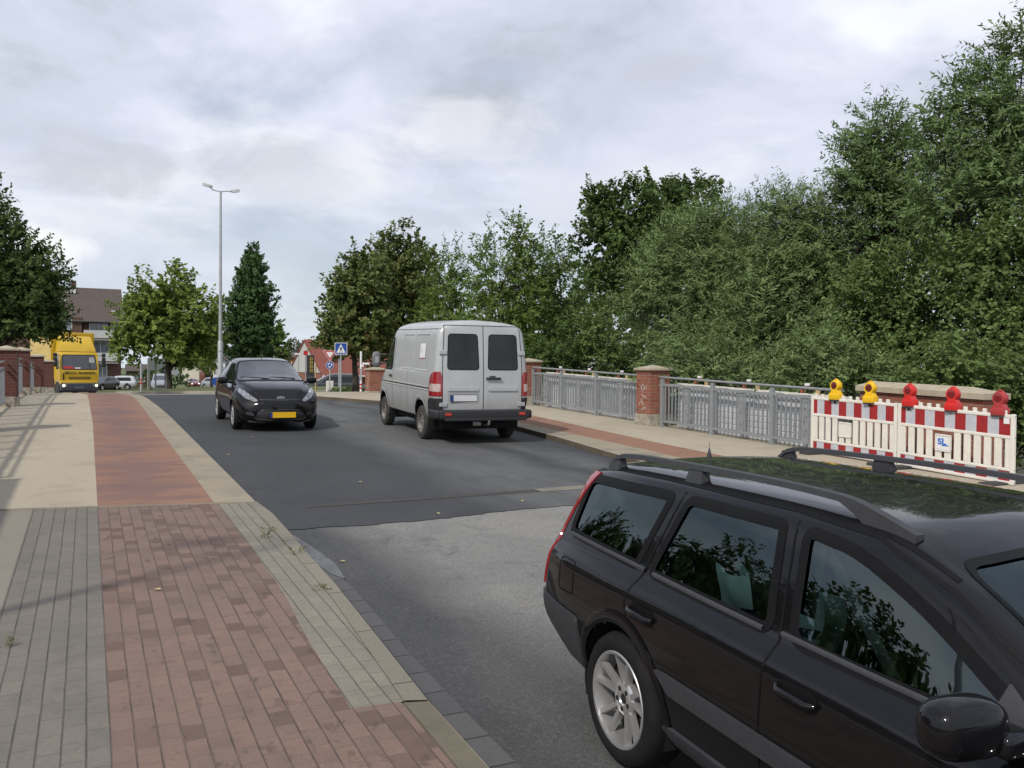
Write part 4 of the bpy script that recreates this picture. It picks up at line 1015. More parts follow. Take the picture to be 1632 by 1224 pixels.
# ------------------------------------------------------------------ silver van
def van():
    x0, y0 = 6.83, 16.38                                  # ground point below the rear axle centre
    hd = radians(90-3.6); pitch = math.atan(.026)
    t = thing('delivery_van', (x0, y0, float(G(y0))), 0, 'silver panel van seen from behind, white sticker on its side window panel', 'van')
    t.rotation_euler = (0, -pitch, hd)
    st = [(-.98, .50, .86, .9, .950, 1.35, .935, 2.10, .855, 2.31), (-.5, .42, .90, .9, .965, 1.35, .945, 2.13, .865, 2.345), (1.4, .40, .92, .9, .968, 1.35, .945, 2.14, .868, 2.37), (2.2, .40, .92, .9, .968, 1.33, .94, 2.12, .86, 2.34),
          (2.55, .40, .92, .9, .965, 1.32, .935, 1.98, .845, 2.2), (2.95, .40, .92, .9, .96, 1.26, .92, 1.66, .84, 1.78), (3.25, .4, .91, .85, .945, 1.14, .89, 1.28, .8, 1.38), (3.6, .38, .88, .8, .91, .98, .83, 1.04, .7, 1.12), (3.84, .42, .78, .7, .82, .85, .72, .88, .6, .93)]
    H = Hull(st, rear=[(.4, 0), (1., 0), (1.5, .02), (2.3, .10)], rlen=.5, plan_r=.05, plan_f=.30, plen=.6)
    for wx in (0., 3.0): H.wheel_cut(wx, .38, .455)
    H.body('body', M_SILV, t, 35)
    for wx in (0., 3.0):
        for s in (-1, 1): w = MB(); well(w, wx, s*.93, s*.55, .38, .46); w.build('wheel_well', M_DKIN, t)
    for wx in (0., 3.0):
        for s in (-1, 1):
            wheel(t, wx, s*.845, .335, .335, .20, .20, s, 'steel', M_TYRED, M_STEEL)
            H.strip('arch_lip', 'L' if s > 0 else 'R', circ_pts(wx, .38, .465, -.05, pi+.05, 30), .065, M_SILV, t, .012, crown=.012)
    # tail doors
    seam = MB()
    H.strip('', 'B', [(.0, .66), (.0, 2.22)], .014, None, None, .002, mb=seam)
    H.strip('', 'B', rpoly([(-.80, .64), (.80, .64), (.80, 1.5), (.755, 2.23), (-.755, 2.23), (-.80, 1.5)], .03), .013, None, None, .002, True, mb=seam)
    for sd, sg in (('L', 1), ('R', -1)):
        H.strip('', sd, [(2.15, .52), (2.15, 2.02)], .012, None, None, .002, mb=seam)
        H.strip('', sd, [(.95, .52), (.95, 1.35)], .010, None, None, .002, mb=seam)
        H.strip('', sd, [(-.6, 1.03), (3.3, 1.03)], .016, None, None, .002, mb=seam)
        H.strip('', sd, [(-.9, 2.16), (2.45, 2.165)], .012, None, None, .002, mb=seam)
    seam.build('door_seam', M_SEAL, t)
    lip = MB()
    for sd in ('L', 'R'):
        H.strip('', sd, [(-.62, 1.055), (2.9, 1.055)], .03, None, None, .004, mb=lip, crown=.008)
        H.strip('', sd, [(-.62, .995), (2.9, .995)], .03, None, None, .004, mb=lip, crown=.006)
        for poly in ([(-.55, 1.36), (.50, 1.36), (.50, 2.06), (-.47, 2.06)], [(.60, 1.36), (1.42, 1.36), (1.42, 2.06), (.60, 2.06)]):
            H.strip('', sd, rpoly(poly, .07), .035, None, None, .003, True, mb=lip, crown=.010)
    lip.build('side_pressing', M_SILV, t, 60)
    for y in (-.40, .40):
        H.panel('rear_window', 'B', rpoly([(y-.30, 1.41), (y+.30, 1.41), (y+.275, 2.06), (y-.275, 2.06)], .055), M_GLASSD, t, .007, .01)
        sl = MB(); H.strip('', 'B', rpoly([(y-.305, 1.405), (y+.305, 1.405), (y+.28, 2.065), (y-.28, 2.065)], .06), .022, None, None, .006, True, mb=sl); sl.build('window_seal', M_SEAL, t)
        H.panel('door_bar', 'B', rpoly([(y-.30, 1.0), (y+.30, 1.0), (y+.30, 1.065), (y-.30, 1.065)], .02), M_SILV, t, .022, .022)
    # inside things dimly seen through the glass: plain dark panels are enough, the panes are tinted
    H.panel('plate_recess', 'B', rpoly([(.08, .77), (.69, .77), (.69, .97), (.08, .97)], .03), plain('van_recess', (.31, .325, .33), (.29, .30, .31), 3, .5), t, .004)
    plate(t, H, 'B', .385, .865, M_PLW2)
    m = MB()
    for y in (-.80, .80):
        for z in (.74, 1.72): p, n = H.cast('B', y*.985, z); m.box((p.x-.012, p.y, z), (.035, .15, .075), .01)
    m.build('door_hinge', M_SILV, t)
    m = MB(); p, n = H.cast('B', -.18, 1.235); m.box((p.x-.03, -.20, 1.235), (.035, .30, .045), .015); m.box((p.x-.02, -.18, 1.262), (.03, .12, .05), .015); m.build('door_handle', M_DARK, t, 50)
    for s in (-1, 1):
        sd = 'L' if s > 0 else 'R'
        o = H.wrap('tail_light', (-.55, .60), [(.90, 27, 78), (1.1, 27, 80), (1.25, 28, 72), (1.32, 30, 62), (1.36, 32, 50)], M_TAIL, t, .014, 12, s)
        H.wrap('clear_lens', (-.55, .60), [(.985, 31, 72), (1.13, 31, 72)], M_TAILC, o, .018, 10, s)
        H.wrap('corner_trim', (-.55, .60), [(.62, 27, 95), (.80, 27, 88), (.86, 28, 76)], M_BLACKT, t, .012, 12, s)
        # cab door window, quarter glass, handle
        H.panel('cab_window', sd, rpoly([(2.28, 1.33), (2.28, 1.98), (2.48, 1.96), (2.96, 1.50), (3.05, 1.32)], .05), M_GLASSD, t, .006, .008)
        sl = MB(); H.strip('', sd, rpoly([(2.26, 1.31), (2.26, 2.0), (2.49, 1.985), (3.0, 1.51), (3.09, 1.30)], .05), .03, None, None, .005, True, mb=sl); sl.build('window_seal', M_SEAL, t)
        p, n = H.cast(sd, 2.28, 1.17); hm = MB(); hm.box((2.30, p.y+s*.014, 1.17), (.16, .03, .05), .012); hm.build('door_handle', M_DARK, t)
        mb = MB(); mb.tube([(2.85, s*.92, 1.42), (2.95, s*1.12, 1.42)], .02, 6); mb.tube([(2.85, s*.92, 1.62), (2.95, s*1.12, 1.62)], .02, 6); mb.build('mirror_arm', M_DARK, t)
        mirror_housing('wing_mirror', t, (2.95, s*1.14, 1.50), (.12, .20, .36), plain('mirror_grey', (.16, .165, .17), (.14, .145, .15), 3, .4), 0, True)
    mb = MB(); mb.box((-1.06, 0, .56), (.16, 1.80, .17), .03, seg=3); mb.box((-1.10, 0, .475), (.20, 1.62, .05), .015)
    for s in (-1, 1): mb.box((-.82, s*.90, .56), (.55, .14, .17), .05, seg=3)
    mb.build('rear_bumper', M_BLACKT, t, 50)
    for s in (-1, 1): m = MB(); m.box((-1.142, s*.74, .575), (.012, .13, .06), .012); m.build('reflector', plain('reflector', (.45, .05, .03), (.4, .04, .03), 8, .3), t)
    m = MB(); m.tube([(-.7, -.05, .36), (-1.12, -.05, .36), (-1.18, -.05, .40)], .025, 8); m.lathe([(0, .03), (.02, .022), (.026, 0), (.02, -.02), (0, -.03)], 10, Matrix.Translation((-1.18, -.05, .43))); m.box((-.95, .12, .38), (.1, .16, .08), .01); m.build('tow_hitch', M_STEEL, t, 50)
    m = MB(); m.box((1.3, 0, .38), (4.2, 1.5, .16)); m.box((-.5, 0, .33), (.5, 1.5, .14)); m.tube([(0, -.75, .335), (0, .75, .335)], .06, 8); m.build('chassis', M_DKIN, t)
    st_ = H.panel('window_sticker', 'L', [(-.20, 1.60), (.16, 1.60), (.16, 1.88), (-.20, 1.88)], M_SIGNW, t, .006)
    H.panel('sticker_foot', 'L', [(-.20, 1.585), (.16, 1.585), (.16, 1.60), (-.20, 1.60)], M_SIGNR, t, .0065); H.panel('sticker_mark', 'L', [(.03, 1.70), (.06, 1.70), (.07, 1.78), (.04, 1.79)], M_GALV, t, .008)
    H.panel('windscreen', 'F', rpoly([(-.74, 1.42), (.74, 1.42), (.70, 2.02), (-.70, 2.02)], .08), M_GLASSW, t, .006)
    for s in (-1, 1): H.panel('headlight', 'F', rpoly([(s*.50, .78), (s*.76, .78), (s*.76, .95), (s*.52, .93)], .03), M_HEAD, t, .01)
    H.panel('grille', 'F', rpoly([(-.45, .72), (.45, .72), (.5, .92), (-.5, .92)], .03), M_BLACKT, t, .008); H.panel('front_bumper', 'F', rpoly([(-.82, .45), (.82, .45), (.82, .66), (-.82, .66)], .03), M_BLACKT, t, .012, .02)
    m = MB(); m.tube([(-.6, 0, 2.33), (-.6, 0, 2.36)], .01, 6); m.build('aerial_stub', M_DARK, t)
van()

# ------------------------------------------------------------------ black hatchback
def hatch():
    x0, y0 = 3.56, 21.62
    t = thing('hatchback_car', (x0, y0, float(G(y0))-.005), 0, 'black hatchback with a yellow number plate driving towards the viewer', 'car')
    t.rotation_euler = (0, math.atan(.028), radians(-90))
    st = [(-.62, .35, .66, .6, .78, .95, .72, 1.28, .5, 1.34), (-.35, .28, .74, .62, .84, .98, .77, 1.33, .55, 1.41), (0, .22, .78, .62, .86, .97, .79, 1.36, .575, 1.455), (.7, .20, .79, .62, .857, .95, .79, 1.385, .595, 1.478), (1.2, .20, .79, .62, .857, .935, .79, 1.36, .59, 1.45),
          (1.6, .20, .79, .62, .858, .92, .785, 1.21, .63, 1.30), (2.0, .20, .79, .62, .86, .91, .78, 1.055, .68, 1.135), (2.22, .20, .79, .62, .86, .90, .765, .985, .70, 1.05), (2.6, .20, .78, .62, .858, .86, .75, .91, .64, .985), (2.95, .20, .76, .6, .835, .77, .70, .835, .55, .90), (3.18, .20, .72, .5, .77, .66, .62, .73, .45, .78), (3.33, .22, .66, .42, .68, .54, .52, .60, .4, .64)]
    H = Hull(st, rear=[(.3, .05), (.6, 0), (.95, .06), (1.3, .3)], rlen=.6, plan_r=.12, plan_f=.26, plen=.7, front=[(.2, .06), (.35, 0), (.6, .02), (.8, .1)], flen=.3)
    for wx in (0., 2.49): H.wheel_cut(wx, .31, .345)
    H.body('body', M_BLACKP, t, 40)
    for wx in (0., 2.49):
        for s in (-1, 1):
            w = MB(); well(w, wx, s*.80, s*.5, .31, .35); w.build('wheel_well', M_DKIN, t)
            wheel(t, wx, s*.755, .30, .30, .19, .20, s, 'cover', M_TYRE, plain('wheel_cover', (.5, .5, .5), (.4, .4, .4), 8, .35, metal=.6))
            H.strip('arch_lip', 'L' if s > 0 else 'R', circ_pts(wx, .31, .352, -.1, pi+.1, 26), .05, M_BLACKP, t, .006, crown=.01)
    H.panel('windscreen', 'F', rpoly([(-.70, 1.02), (-.35, 1.035), (.35, 1.035), (.70, 1.02), (.545, 1.375), (.3, 1.40), (-.3, 1.40), (-.545, 1.375)], [.05, .2, .2, .05, .06, .2, .2, .06]), M_GLASSW, t, .005, .006)
    sl = MB(); H.strip('', 'F', rpoly([(-.72, 1.005), (-.35, 1.02), (.35, 1.02), (.72, 1.005), (.555, 1.385), (.3, 1.41), (-.3, 1.41), (-.555, 1.385)], [.05, .2, .2, .05, .06, .2, .2, .06]), .020, None, None, .004, True, mb=sl); sl.build('windscreen_seal', M_SEAL, t)
    for s in (-1, 1):
        sd = 'L' if s > 0 else 'R'
        H.panel('side_window', sd, rpoly([(.78, .975), (1.93, .965), (1.98, 1.02), (1.30, 1.335), (.85, 1.37)], .04), M_GLASSD, t, .005, .006)
        H.panel('rear_side_window', sd, rpoly([(-.30, 1.12), (.05, 1.0), (.70, .985), (.76, 1.37), (.1, 1.345)], .04), M_GLASSD, t, .005, .006)
        H.panel('headlight', 'F', rpoly([(s*.44, .645), (s*.50, .615), (s*.66, .675), (s*.775, .80), (s*.765, .865), (s*.71, .87), (s*.60, .775)], .025), M_HEAD, t, .008, .01, .03)
        bl = MB(); p, n = H.cast('F', s*.69, .795); bl.lathe([(.055, 0), (.05, .012), (0, .02)], 16, Matrix.Translation(p+n*.004) @ n.to_track_quat('Z', 'Y').to_matrix().to_4x4()); bl.build('headlamp_reflector', M_CHROME, t, 50)
        H.panel('fog_recess', 'F', rpoly([(s*.52, .33), (s*.68, .37), (s*.66, .43), (s*.55, .41)], .02), M_DARK, t, .006)
        mirror_housing('wing_mirror', t, (1.80, s*.95, 1.0), (.13, .22, .15), M_BLACKP, 0)
        m = MB(); m.box((1.82, s*.83, .965), (.08, .12, .05), .015); m.build('mirror_foot', M_BLACKP, t)
        seam = MB(); H.strip('', sd, [(1.95, .95), (1.97, .35)], .008, None, None, .002, mb=seam); H.strip('', sd, [(.72, .95), (.68, .4)], .008, None, None, .002, mb=seam); H.strip('', 'F', [(s*.79, .88), (s*.60, .79), (s*.44, .655)], .010, None, None, .003, mb=seam); seam.build('panel_seam', M_SEAL, t)
        p, n = H.cast(sd, .85, .83); m = MB(); m.box((.86, p.y+s*.012, .83), (.17, .025, .03), .01); m.build('door_handle', M_BLACKP, t)
    H.panel('upper_grille', 'F', rpoly([(-.40, .655), (0, .645), (.40, .655), (.42, .675), (0, .67), (-.42, .675)], .01), M_DARK, t, .006, .008)
    H.panel('lower_grille', 'F', rpoly([(-.44, .25), (.44, .25), (.52, .29), (.36, .46), (-.36, .46), (-.52, .29)], .025), M_DARK, t, .006, .0, .04)
    fr = MB(); H.strip('', 'F', rpoly([(-.44, .26), (.44, .26), (.52, .29), (.36, .46), (-.36, .46), (-.52, .29)], .025), .018, None, None, .010, True, mb=fr, crown=.006); fr.build('grille_frame', plain('grille_grey', (.035, .035, .037), (.03, .03, .03), 8, .4), t)
    lipm = MB(); H.strip('', 'F', [(-.62, .235), (-.4, .215), (0, .21), (.4, .215), (.62, .235)], .035, None, None, .012, mb=lipm, crown=.02); lipm.build('bumper_lip', plain('lip_grey', (.05, .05, .052), (.06, .06, .06), 6, .35), t)
    plate(t, H, 'F', 0.02, .365, M_PLY, off=.045)
    p, n = H.cast('F', 0, .70); E = Matrix.Translation(p+n*.006) @ Matrix.Rotation(pi/2, 4, 'Z') @ Matrix.Rotation(pi/2, 4, 'X')
    el = lambda a, b: [(a*cos(q), b*sin(q)) for q in np.linspace(0, 2*pi, 28, endpoint=False)]
    m = MB(); m.prism(el(.085, .036), 0, .008, E); em = m.build('emblem', M_CHROME, t)
    m = MB(); m.prism(el(.077, .029), .008, .010, E); m.build('emblem_field', plain('emblem_blue', (.25, .28, .36), (.2, .23, .3), 8, .3), em)
    text_mesh('emblem_script', 'Ford', .045, M_CHROME, em, E @ Matrix.Translation((0, 0, .0115)) @ Matrix.Shear('XZ', 4, (.0, .0)) @ Matrix.Scale(1.25, 4, (1, 0, 0)), .001)
    for y0_, y1_ in ((-.05, -.62), (.50, -.02)):
        m = MB(); a, na = H.cast('F', y0_, 1.045); b, nb = H.cast('F', y1_, 1.075); m.tube([a+na*.012, (a+b)/2+na*.02, b+nb*.014], [.012, .009, .006], 6); m.build('wiper', M_DARK, t)
    for y in (-.17, .22): m = MB(); p, n = H.cast('T', 2.28, y); m.box(p+n*.006, (.03, .04, .015), .004); m.build('washer_nozzle', M_DARK, t)
    m = MB(); p, n = H.cast('T', .95, 0); m.tube([p, p+Vector((-.05, 0, .12)), p+Vector((-.09, 0, .22))], [.008, .005, .003], 6); m.build('aerial', M_DARK, t)
    m = MB(); m.box((1.25, 0, .25), (3.3, 1.2, .12)); m.build('underbody', M_DKIN, t)
    H.panel('tail_window', 'B', rpoly([(-.52, 1.05), (.52, 1.05), (.45, 1.3), (-.45, 1.3)], .05), M_GLASSD, t, .005)
    for s in (-1, 1): H.panel('tail_light', 'B', rpoly([(s*.56, .85), (s*.70, .85), (s*.62, 1.2), (s*.54, 1.2)], .03), M_TAIL, t, .008)
    mr = MB(); mr.box((1.42, 0, 1.30), (.02, .2, .05), .01); mr.build('inner_mirror', M_DARK, t)
hatch()
# ------------------------------------------------------------------ black estate car in the foreground
def m_glass(name, tint, ior=1.9):
    n = NT(name); N, L = n.N, n.L
    tr = N.new('ShaderNodeBsdfTransparent'); tr.inputs[0].default_value = rgb(tint)
    gl = N.new('ShaderNodeBsdfGlossy'); gl.inputs['Roughness'].default_value = .01; gl.inputs[0].default_value = (.80, .95, .95, 1)
    fr = N.new('ShaderNodeFresnel'); fr.inputs[0].default_value = ior
    mx = N.new('ShaderNodeMixShader'); L.new(fr.outputs[0], mx.inputs[0]); L.new(tr.outputs[0], mx.inputs[1]); L.new(gl.outputs[0], mx.inputs[2]); L.new(mx.outputs[0], n.out.inputs[0]); return n.m
M_GLASS = m_glass('tinted_glass', (.62, .70, .68))
M_SEAT = plain('seat_leather', (.013, .013, .014), (.010, .010, .011), 9, .55)
M_GREYT = plain('trim_grey', (.030, .031, .034), (.036, .037, .041), 30, .55, bump=.1, bscale=300)
M_BELT = plain('belt_grey', (.13, .17, .15), (.11, .14, .125), 40, .7)
M_MINT = plain('bag_mint', (.62, .90, .82), (.56, .84, .75), 6, .6)
M_NAVY = plain('bag_navy', (.012, .03, .10), (.012, .025, .085), 6, .6)
ESX, ESY, ESS = 3.03, 3.40, .957
def estate():
    x0, y0, S_ = ESX, ESY, ESS
    t = thing('estate_car', (x0, y0, float(G(y0))), 0, 'black estate car with roof rails filling the lower right corner', 'car')
    t.rotation_euler = (0, math.atan(.029), radians(-91.1)); t.scale = (S_, S_, S_)
    st = [(-.98, .34, .74, .60, .855, .92, .80, 1.295, .63, 1.345), (-.6, .26, .80, .60, .893, .925, .815, 1.32, .645, 1.39), (0, .22, .82, .60, .90, .925, .82, 1.34, .658, 1.415), (.8, .20, .83, .60, .902, .915, .825, 1.352, .662, 1.432), (1.30, .20, .83, .60, .902, .905, .825, 1.335, .66, 1.418),
          (1.66, .20, .83, .6, .902, .90, .82, 1.232, .685, 1.305), (2.0, .20, .83, .6, .90, .89, .81, 1.07, .715, 1.14), (2.35, .2, .82, .6, .895, .89, .80, .93, .72, .985), (2.8, .2, .81, .58, .885, .86, .77, .90, .66, .94), (3.3, .2, .78, .56, .85, .80, .72, .83, .6, .87), (3.68, .24, .66, .5, .74, .68, .6, .72, .5, .75)]
    H = Hull(st, rear=[(.3, .06), (.5, 0), (.7, .01), (.95, .08), (1.15, .14), (1.40, .22)], rlen=.7, plan_r=.08, plan_f=.25, plen=.5, step=.025, seg=5)
    WIN = [rpoly([(-.68, .985), (-.675, 1.275), (.12, 1.305), (.01, .962)], [.05, .07, .03, .03]),
           rpoly([(.13, .955), (.25, 1.31), (.87, 1.318), (.955, .94)], [.05, .04, .03, .05]),
           rpoly([(1.08, .938), (1.0, 1.318), (1.25, 1.298), (1.58, 1.185), (1.98, .975), (2.02, .932)], [.06, .04, .1, .2, .05, .02])]
    for sd in ('L', 'R'):
        for p in WIN: H.cut(sd, p)
    WS = rpoly([(-.66, 1.00), (.66, 1.00), (.575, 1.315), (.2, 1.338), (-.2, 1.338), (-.575, 1.315)], [.06, .06, .06, .2, .2, .06])
    H.cut('F', WS)
    for wx in (0., 2.755): H.wheel_cut(wx, .335, .365)
    H.body('body', M_BLACKP, t, 40)
    for wx in (0., 2.755):
        for s in (-1, 1):
            w = MB(); well(w, wx, s*.86, s*.5, .335, .37); w.build('wheel_well', M_DKIN, t)
            wheel(t, wx, s*.785, .317, .317, .225, .225, s, 'twin')
            H.strip('arch_lip', 'L' if s > 0 else 'R', circ_pts(wx, .335, .378, -.12, pi+.12, 40), .06, M_BLACKP, t, .004, crown=.012, res=.03)
    GL = H.panel('windscreen', 'F', WS, M_GLASS, t, -.004)
    sl = MB(); H.strip('', 'F', WS, .016, None, None, .003, True, mb=sl); sl.build('windscreen_seal', M_SEAL, t)
    for s in (-1, 1):
        sd = 'L' if s > 0 else 'R'
        for nm, p in zip(('rear_quarter_window', 'rear_door_window', 'front_door_window'), WIN):
            H.panel(nm, sd, p, M_GLASS, t, -.006, .0, .05)
            sl = MB(); H.strip('', sd, p, .044, None, None, .0025, True, mb=sl, res=.03); sl.build('window_seal', M_SEAL, t)
            H.strip('pillar_frame', sd, [(q[0], q[1]) for q in p if q[1] < 1.02] if False else rpoly([(min(a for a, b in p)+.02, min(b for a, b in p)+.014), (max(a for a, b in p)-.02, min(b for a, b in p)-.004)], .0), .020, M_GREYT, t, .007, crown=.005)
        # door gaps
        g = MB()
        H.strip('', sd, [(.20, 1.335), (.085, .94), (.045, .80), (.09, .68)], .010, None, None, .002, mb=g)
        H.strip('', sd, [(.935, 1.345), (1.02, .92), (1.01, .80), (1.0, .24)], .010, None, None, .002, mb=g)
        H.strip('', sd, [(2.08, .93), (2.10, .80), (2.08, .26)], .010, None, None, .002, mb=g)
        H.strip('', sd, [(-.66, 1.34), (.0, 1.365), (.9, 1.375), (1.3, 1.355), (1.64, 1.25), (2.05, 1.05)], .012, None, None, .002, mb=g)
        H.strip('', sd, [(.09, .68), (.36, .50), (.42, .26), (2.08, .24)], .010, None, None, .002, mb=g)
        g.build('door_gap', M_SEAL, t)
        H.panel('side_moulding', sd, rpoly([(.33, .585), (.44, .505), (2.05, .475), (2.05, .555), (.40, .59)], .012), M_GREYT, t, .016, .016, .05)
        H.panel('sill_moulding', sd, rpoly([(.34, .33), (.46, .245), (2.25, .235), (2.25, .31), (.40, .345)], .012), M_GREYT, t, .016, .016, .05)
        # bumper wrapping round the rear corner
        H.panel('bumper_side', sd, rpoly([(-.90, .63), (-.40, .60), (-.375, .42), (-.42, .27), (-.87, .30)], .03), M_GREYT, t, .014, .014, .05)
        for hx in (.20, 1.20):
            p, n = H.cast(sd, hx, .785); hm = MB()
            H.panel('handle_recess', sd, rpoly([(hx-.10, .75), (hx+.10, .75), (hx+.10, .825), (hx-.10, .825)], .035), M_SEAL, t, .003)
            hm.tube([(hx-.095, p.y+s*.008, .795), (hx-.07, p.y+s*.03, .79), (hx+.07, p.y+s*.03, .785), (hx+.095, p.y+s*.008, .785)], [.012, .014, .014, .012], 8); hm.build('door_handle', M_BLACKP, t, 60)
        if s < 0:
            f = MB(); H.strip('', sd, rpoly([(-.62, .70), (-.46, .70), (-.46, .87), (-.62, .87)], .03), .008, None, None, .002, True, mb=f); f.build('fuel_flap_gap', M_SEAL, t)
        # tail lamp climbing the rear pillar
        H.wrap('tail_light', (-.35, .30), [(.66, 24, 47), (.80, 22, 50), (.88, 23, 50), (.93, 25, 50), (.97, 28, 48), (1.1, 31, 48), (1.22, 33, 50), (1.31, 36, 52)], M_TAIL, t, .012, 8, s)
        # roof rail
        rr = MB(); xs = np.linspace(-.60, 1.42, 30); pts = []
        for i, x in enumerate(xs):
            p, n = H.cast('T', x, s*.585); k = min(1, (x+.60)/.10, (1.42-x)/.34); k = max(0., k); k = k*k*(3-2*k)
            pts.append((x, s*.585, p.z+.010+.050*k))
        o = len(rr.v)
        for (x, y, z) in pts:
            zl = min(z-.012, z-.012-(.03+.055*max(0, min(1, (1.42-x)/.34)))*max(0., min(1., (x-1.10)/.14))*1.0)
            for dy, zz_ in ((-.026, zl), (-.020, z+.012), (.020, z+.012), (.026, zl)): rr.v.append((x, y+dy, zz_))
        for i in range(len(pts)-1):
            for j in range(4): rr.f.append((i*4+j, i*4+(j+1) % 4, (i+1)*4+(j+1) % 4, (i+1)*4+j)); rr.mi.append(0)
        rr.f += [(3, 2, 1, 0), tuple(len(pts)*4-4+j for j in range(4))]; rr.mi += [0, 0]
        ro = rr.build('roof_rail', M_GREYT, t, 30)
        for fx, l0, l1 in ((-.53, .11, .07), (.18, .13, .09)):
            f = MB(); p, n = H.cast('T', fx, s*.60); zt = float(np.interp(fx, [q[0] for q in pts], [q[2] for q in pts]))
            b0 = [(fx-l0/2, s*.565, p.z-.01), (fx+l0/2, s*.565, p.z-.01), (fx+l0/2, s*.628, p.z-.03), (fx-l0/2, s*.628, p.z-.03)]; b1 = [(fx-l1/2, s*.567, zt), (fx+l1/2, s*.567, zt), (fx+l1/2, s*.603, zt), (fx-l1/2, s*.603, zt)]
            f.add(b0+b1, [(3, 2, 1, 0), (4, 5, 6, 7), (0, 1, 5, 4), (1, 2, 6, 5), (2, 3, 7, 6), (3, 0, 4, 7)]); f.build('rail_foot', M_GREYT, ro, 30)
        gl = MB(); H.strip('', 'T', [(-.72, s*.61), (.2, s*.622), (1.3, s*.62), (1.62, s*.632)], .02, None, None, .002, mb=gl); gl.build('roof_gutter', M_SEAL, t)
        # wing mirror
        mirror_housing('wing_mirror', t, (1.93, s*.995, .995), (.15, .255, .165), M_BLACKP, s*.12, True)
        m = MB(); p, n = H.cast(sd, 1.93, .96); m.box((1.97, s*.875, .955), (.11, .12, .07), .025, seg=3); m.build('mirror_foot', M_BLACKP, t, 50)
        H.panel('mirror_triangle', sd, rpoly([(1.86, .945), (2.05, .935), (1.98, 1.0), (1.89, 1.065)], .01), M_GREYT, t, .008, .01)
    # rear bumper, plate, tailgate glass
    H.panel('rear_bumper', 'B', rpoly([(-.78, .33), (.78, .33), (.79, .60), (-.79, .60)], .04), M_GREYT, t, .014, .014, .06)
    H.panel('tailgate_window', 'B', rpoly([(-.62, 1.0), (.62, 1.0), (.52, 1.33), (-.52, 1.33)], .06), M_GLASSD, t, .006)
    plate(t, H, 'B', 0, .76, M_PLW2)
    for s in (-1, 1): H.panel('headlight', 'F', rpoly([(s*.42, .60), (s*.68, .58), (s*.66, .70), (s*.44, .70)], .02), M_HEAD, t, .01)
    H.panel('grille', 'F', rpoly([(-.34, .50), (.34, .50), (.38, .68), (-.38, .68)], .02), M_BLACKT, t, .008)
    a = MB(); p, n = H.cast('T', -.52, 0.0); a.lathe([(.015, 0), (.010, .02), (.004, .045), (0, .05)], 10, Matrix.Translation(p)); a.tube([p+Vector((0, 0, .045)), p+Vector((-.006, 0, .085))], .0015, 5); a.build('aerial', M_DARK, t, 50)
    # wipers and cabin
    for y0_, y1_ in ((.45, -.12), (-.1, -.6)):
        m = MB(); a_, na = H.cast('F', y0_, .985); b_, nb = H.cast('F', y1_, 1.03); m.tube([a_+na*.015, b_+nb*.015], .008, 6); m.build('wiper', M_DARK, t)
    fl = MB(); fl.box((.85, 0, .30), (2.3, 1.56, .06)); fl.box((-.55, 0, .62), (.8, 1.3, .05)); fl.build('cabin_floor', M_DKIN, t)
    ds = MB(); ds.box((2.02, 0, .82), (.42, 1.42, .26), .08, seg=3); ds.build('dashboard', M_SEAT, t, 50)
    for s in (-1, 1):
        c = MB(); c.box((.98, s*.37, .55), (.52, .50, .16), .05, seg=3)
        Mb = Matrix.Translation((.66, s*.37, .92)) @ Matrix.Rotation(-.22, 4, 'Y'); c.box((0, 0, 0), (.15, .48, .64), .05, Mb, seg=3); c.box((-.015, 0, .40), (.10, .27, .17), .04, Mb, seg=3)
        c.build('front_seat', M_SEAT, t, 50)
    c = MB(); c.box((.0, 0, .56), (.50, 1.24, .16), .05, seg=3); Mb = Matrix.Translation((-.28, 0, .86)) @ Matrix.Rotation(-.3, 4, 'Y'); c.box((0, 0, 0), (.14, 1.26, .56), .05, Mb, seg=3)
    for y in (-.38, 0, .38): c.box((-.01, y, .34), (.09, .25, .14), .035, Mb, seg=3)
    c.build('rear_seat', M_SEAT, t, 50)
    sw = MB(); Mw = Matrix.Translation((1.56, .37, .93)) @ Matrix.Rotation(radians(-62), 4, 'Y'); n = 28; sw.tube([Mw @ Vector((.185*cos(q), .185*sin(q), 0)) for q in np.linspace(0, 2*pi, n)], .016, 8, False)
    sw.box((0, 0, -.01), (.10, .34, .02), .008, Mw); sw.box((-.08, 0, -.01), (.16, .06, .02), .008, Mw); sw.build('steering_wheel', M_SEAT, t, 50)
    b = MB(); b.add([(.985, -.70, 1.00), (1.065, -.70, 1.00), (1.065, -.645, 1.30), (.985, -.645, 1.30)], [(0, 1, 2, 3)]); b.add([(1.02, -.64, 1.26), (1.07, -.62, 1.25), (1.40, -.55, .78), (1.34, -.55, .76)], [(0, 1, 2, 3)]); b.build('seat_belt', M_BELT, t)
estate()
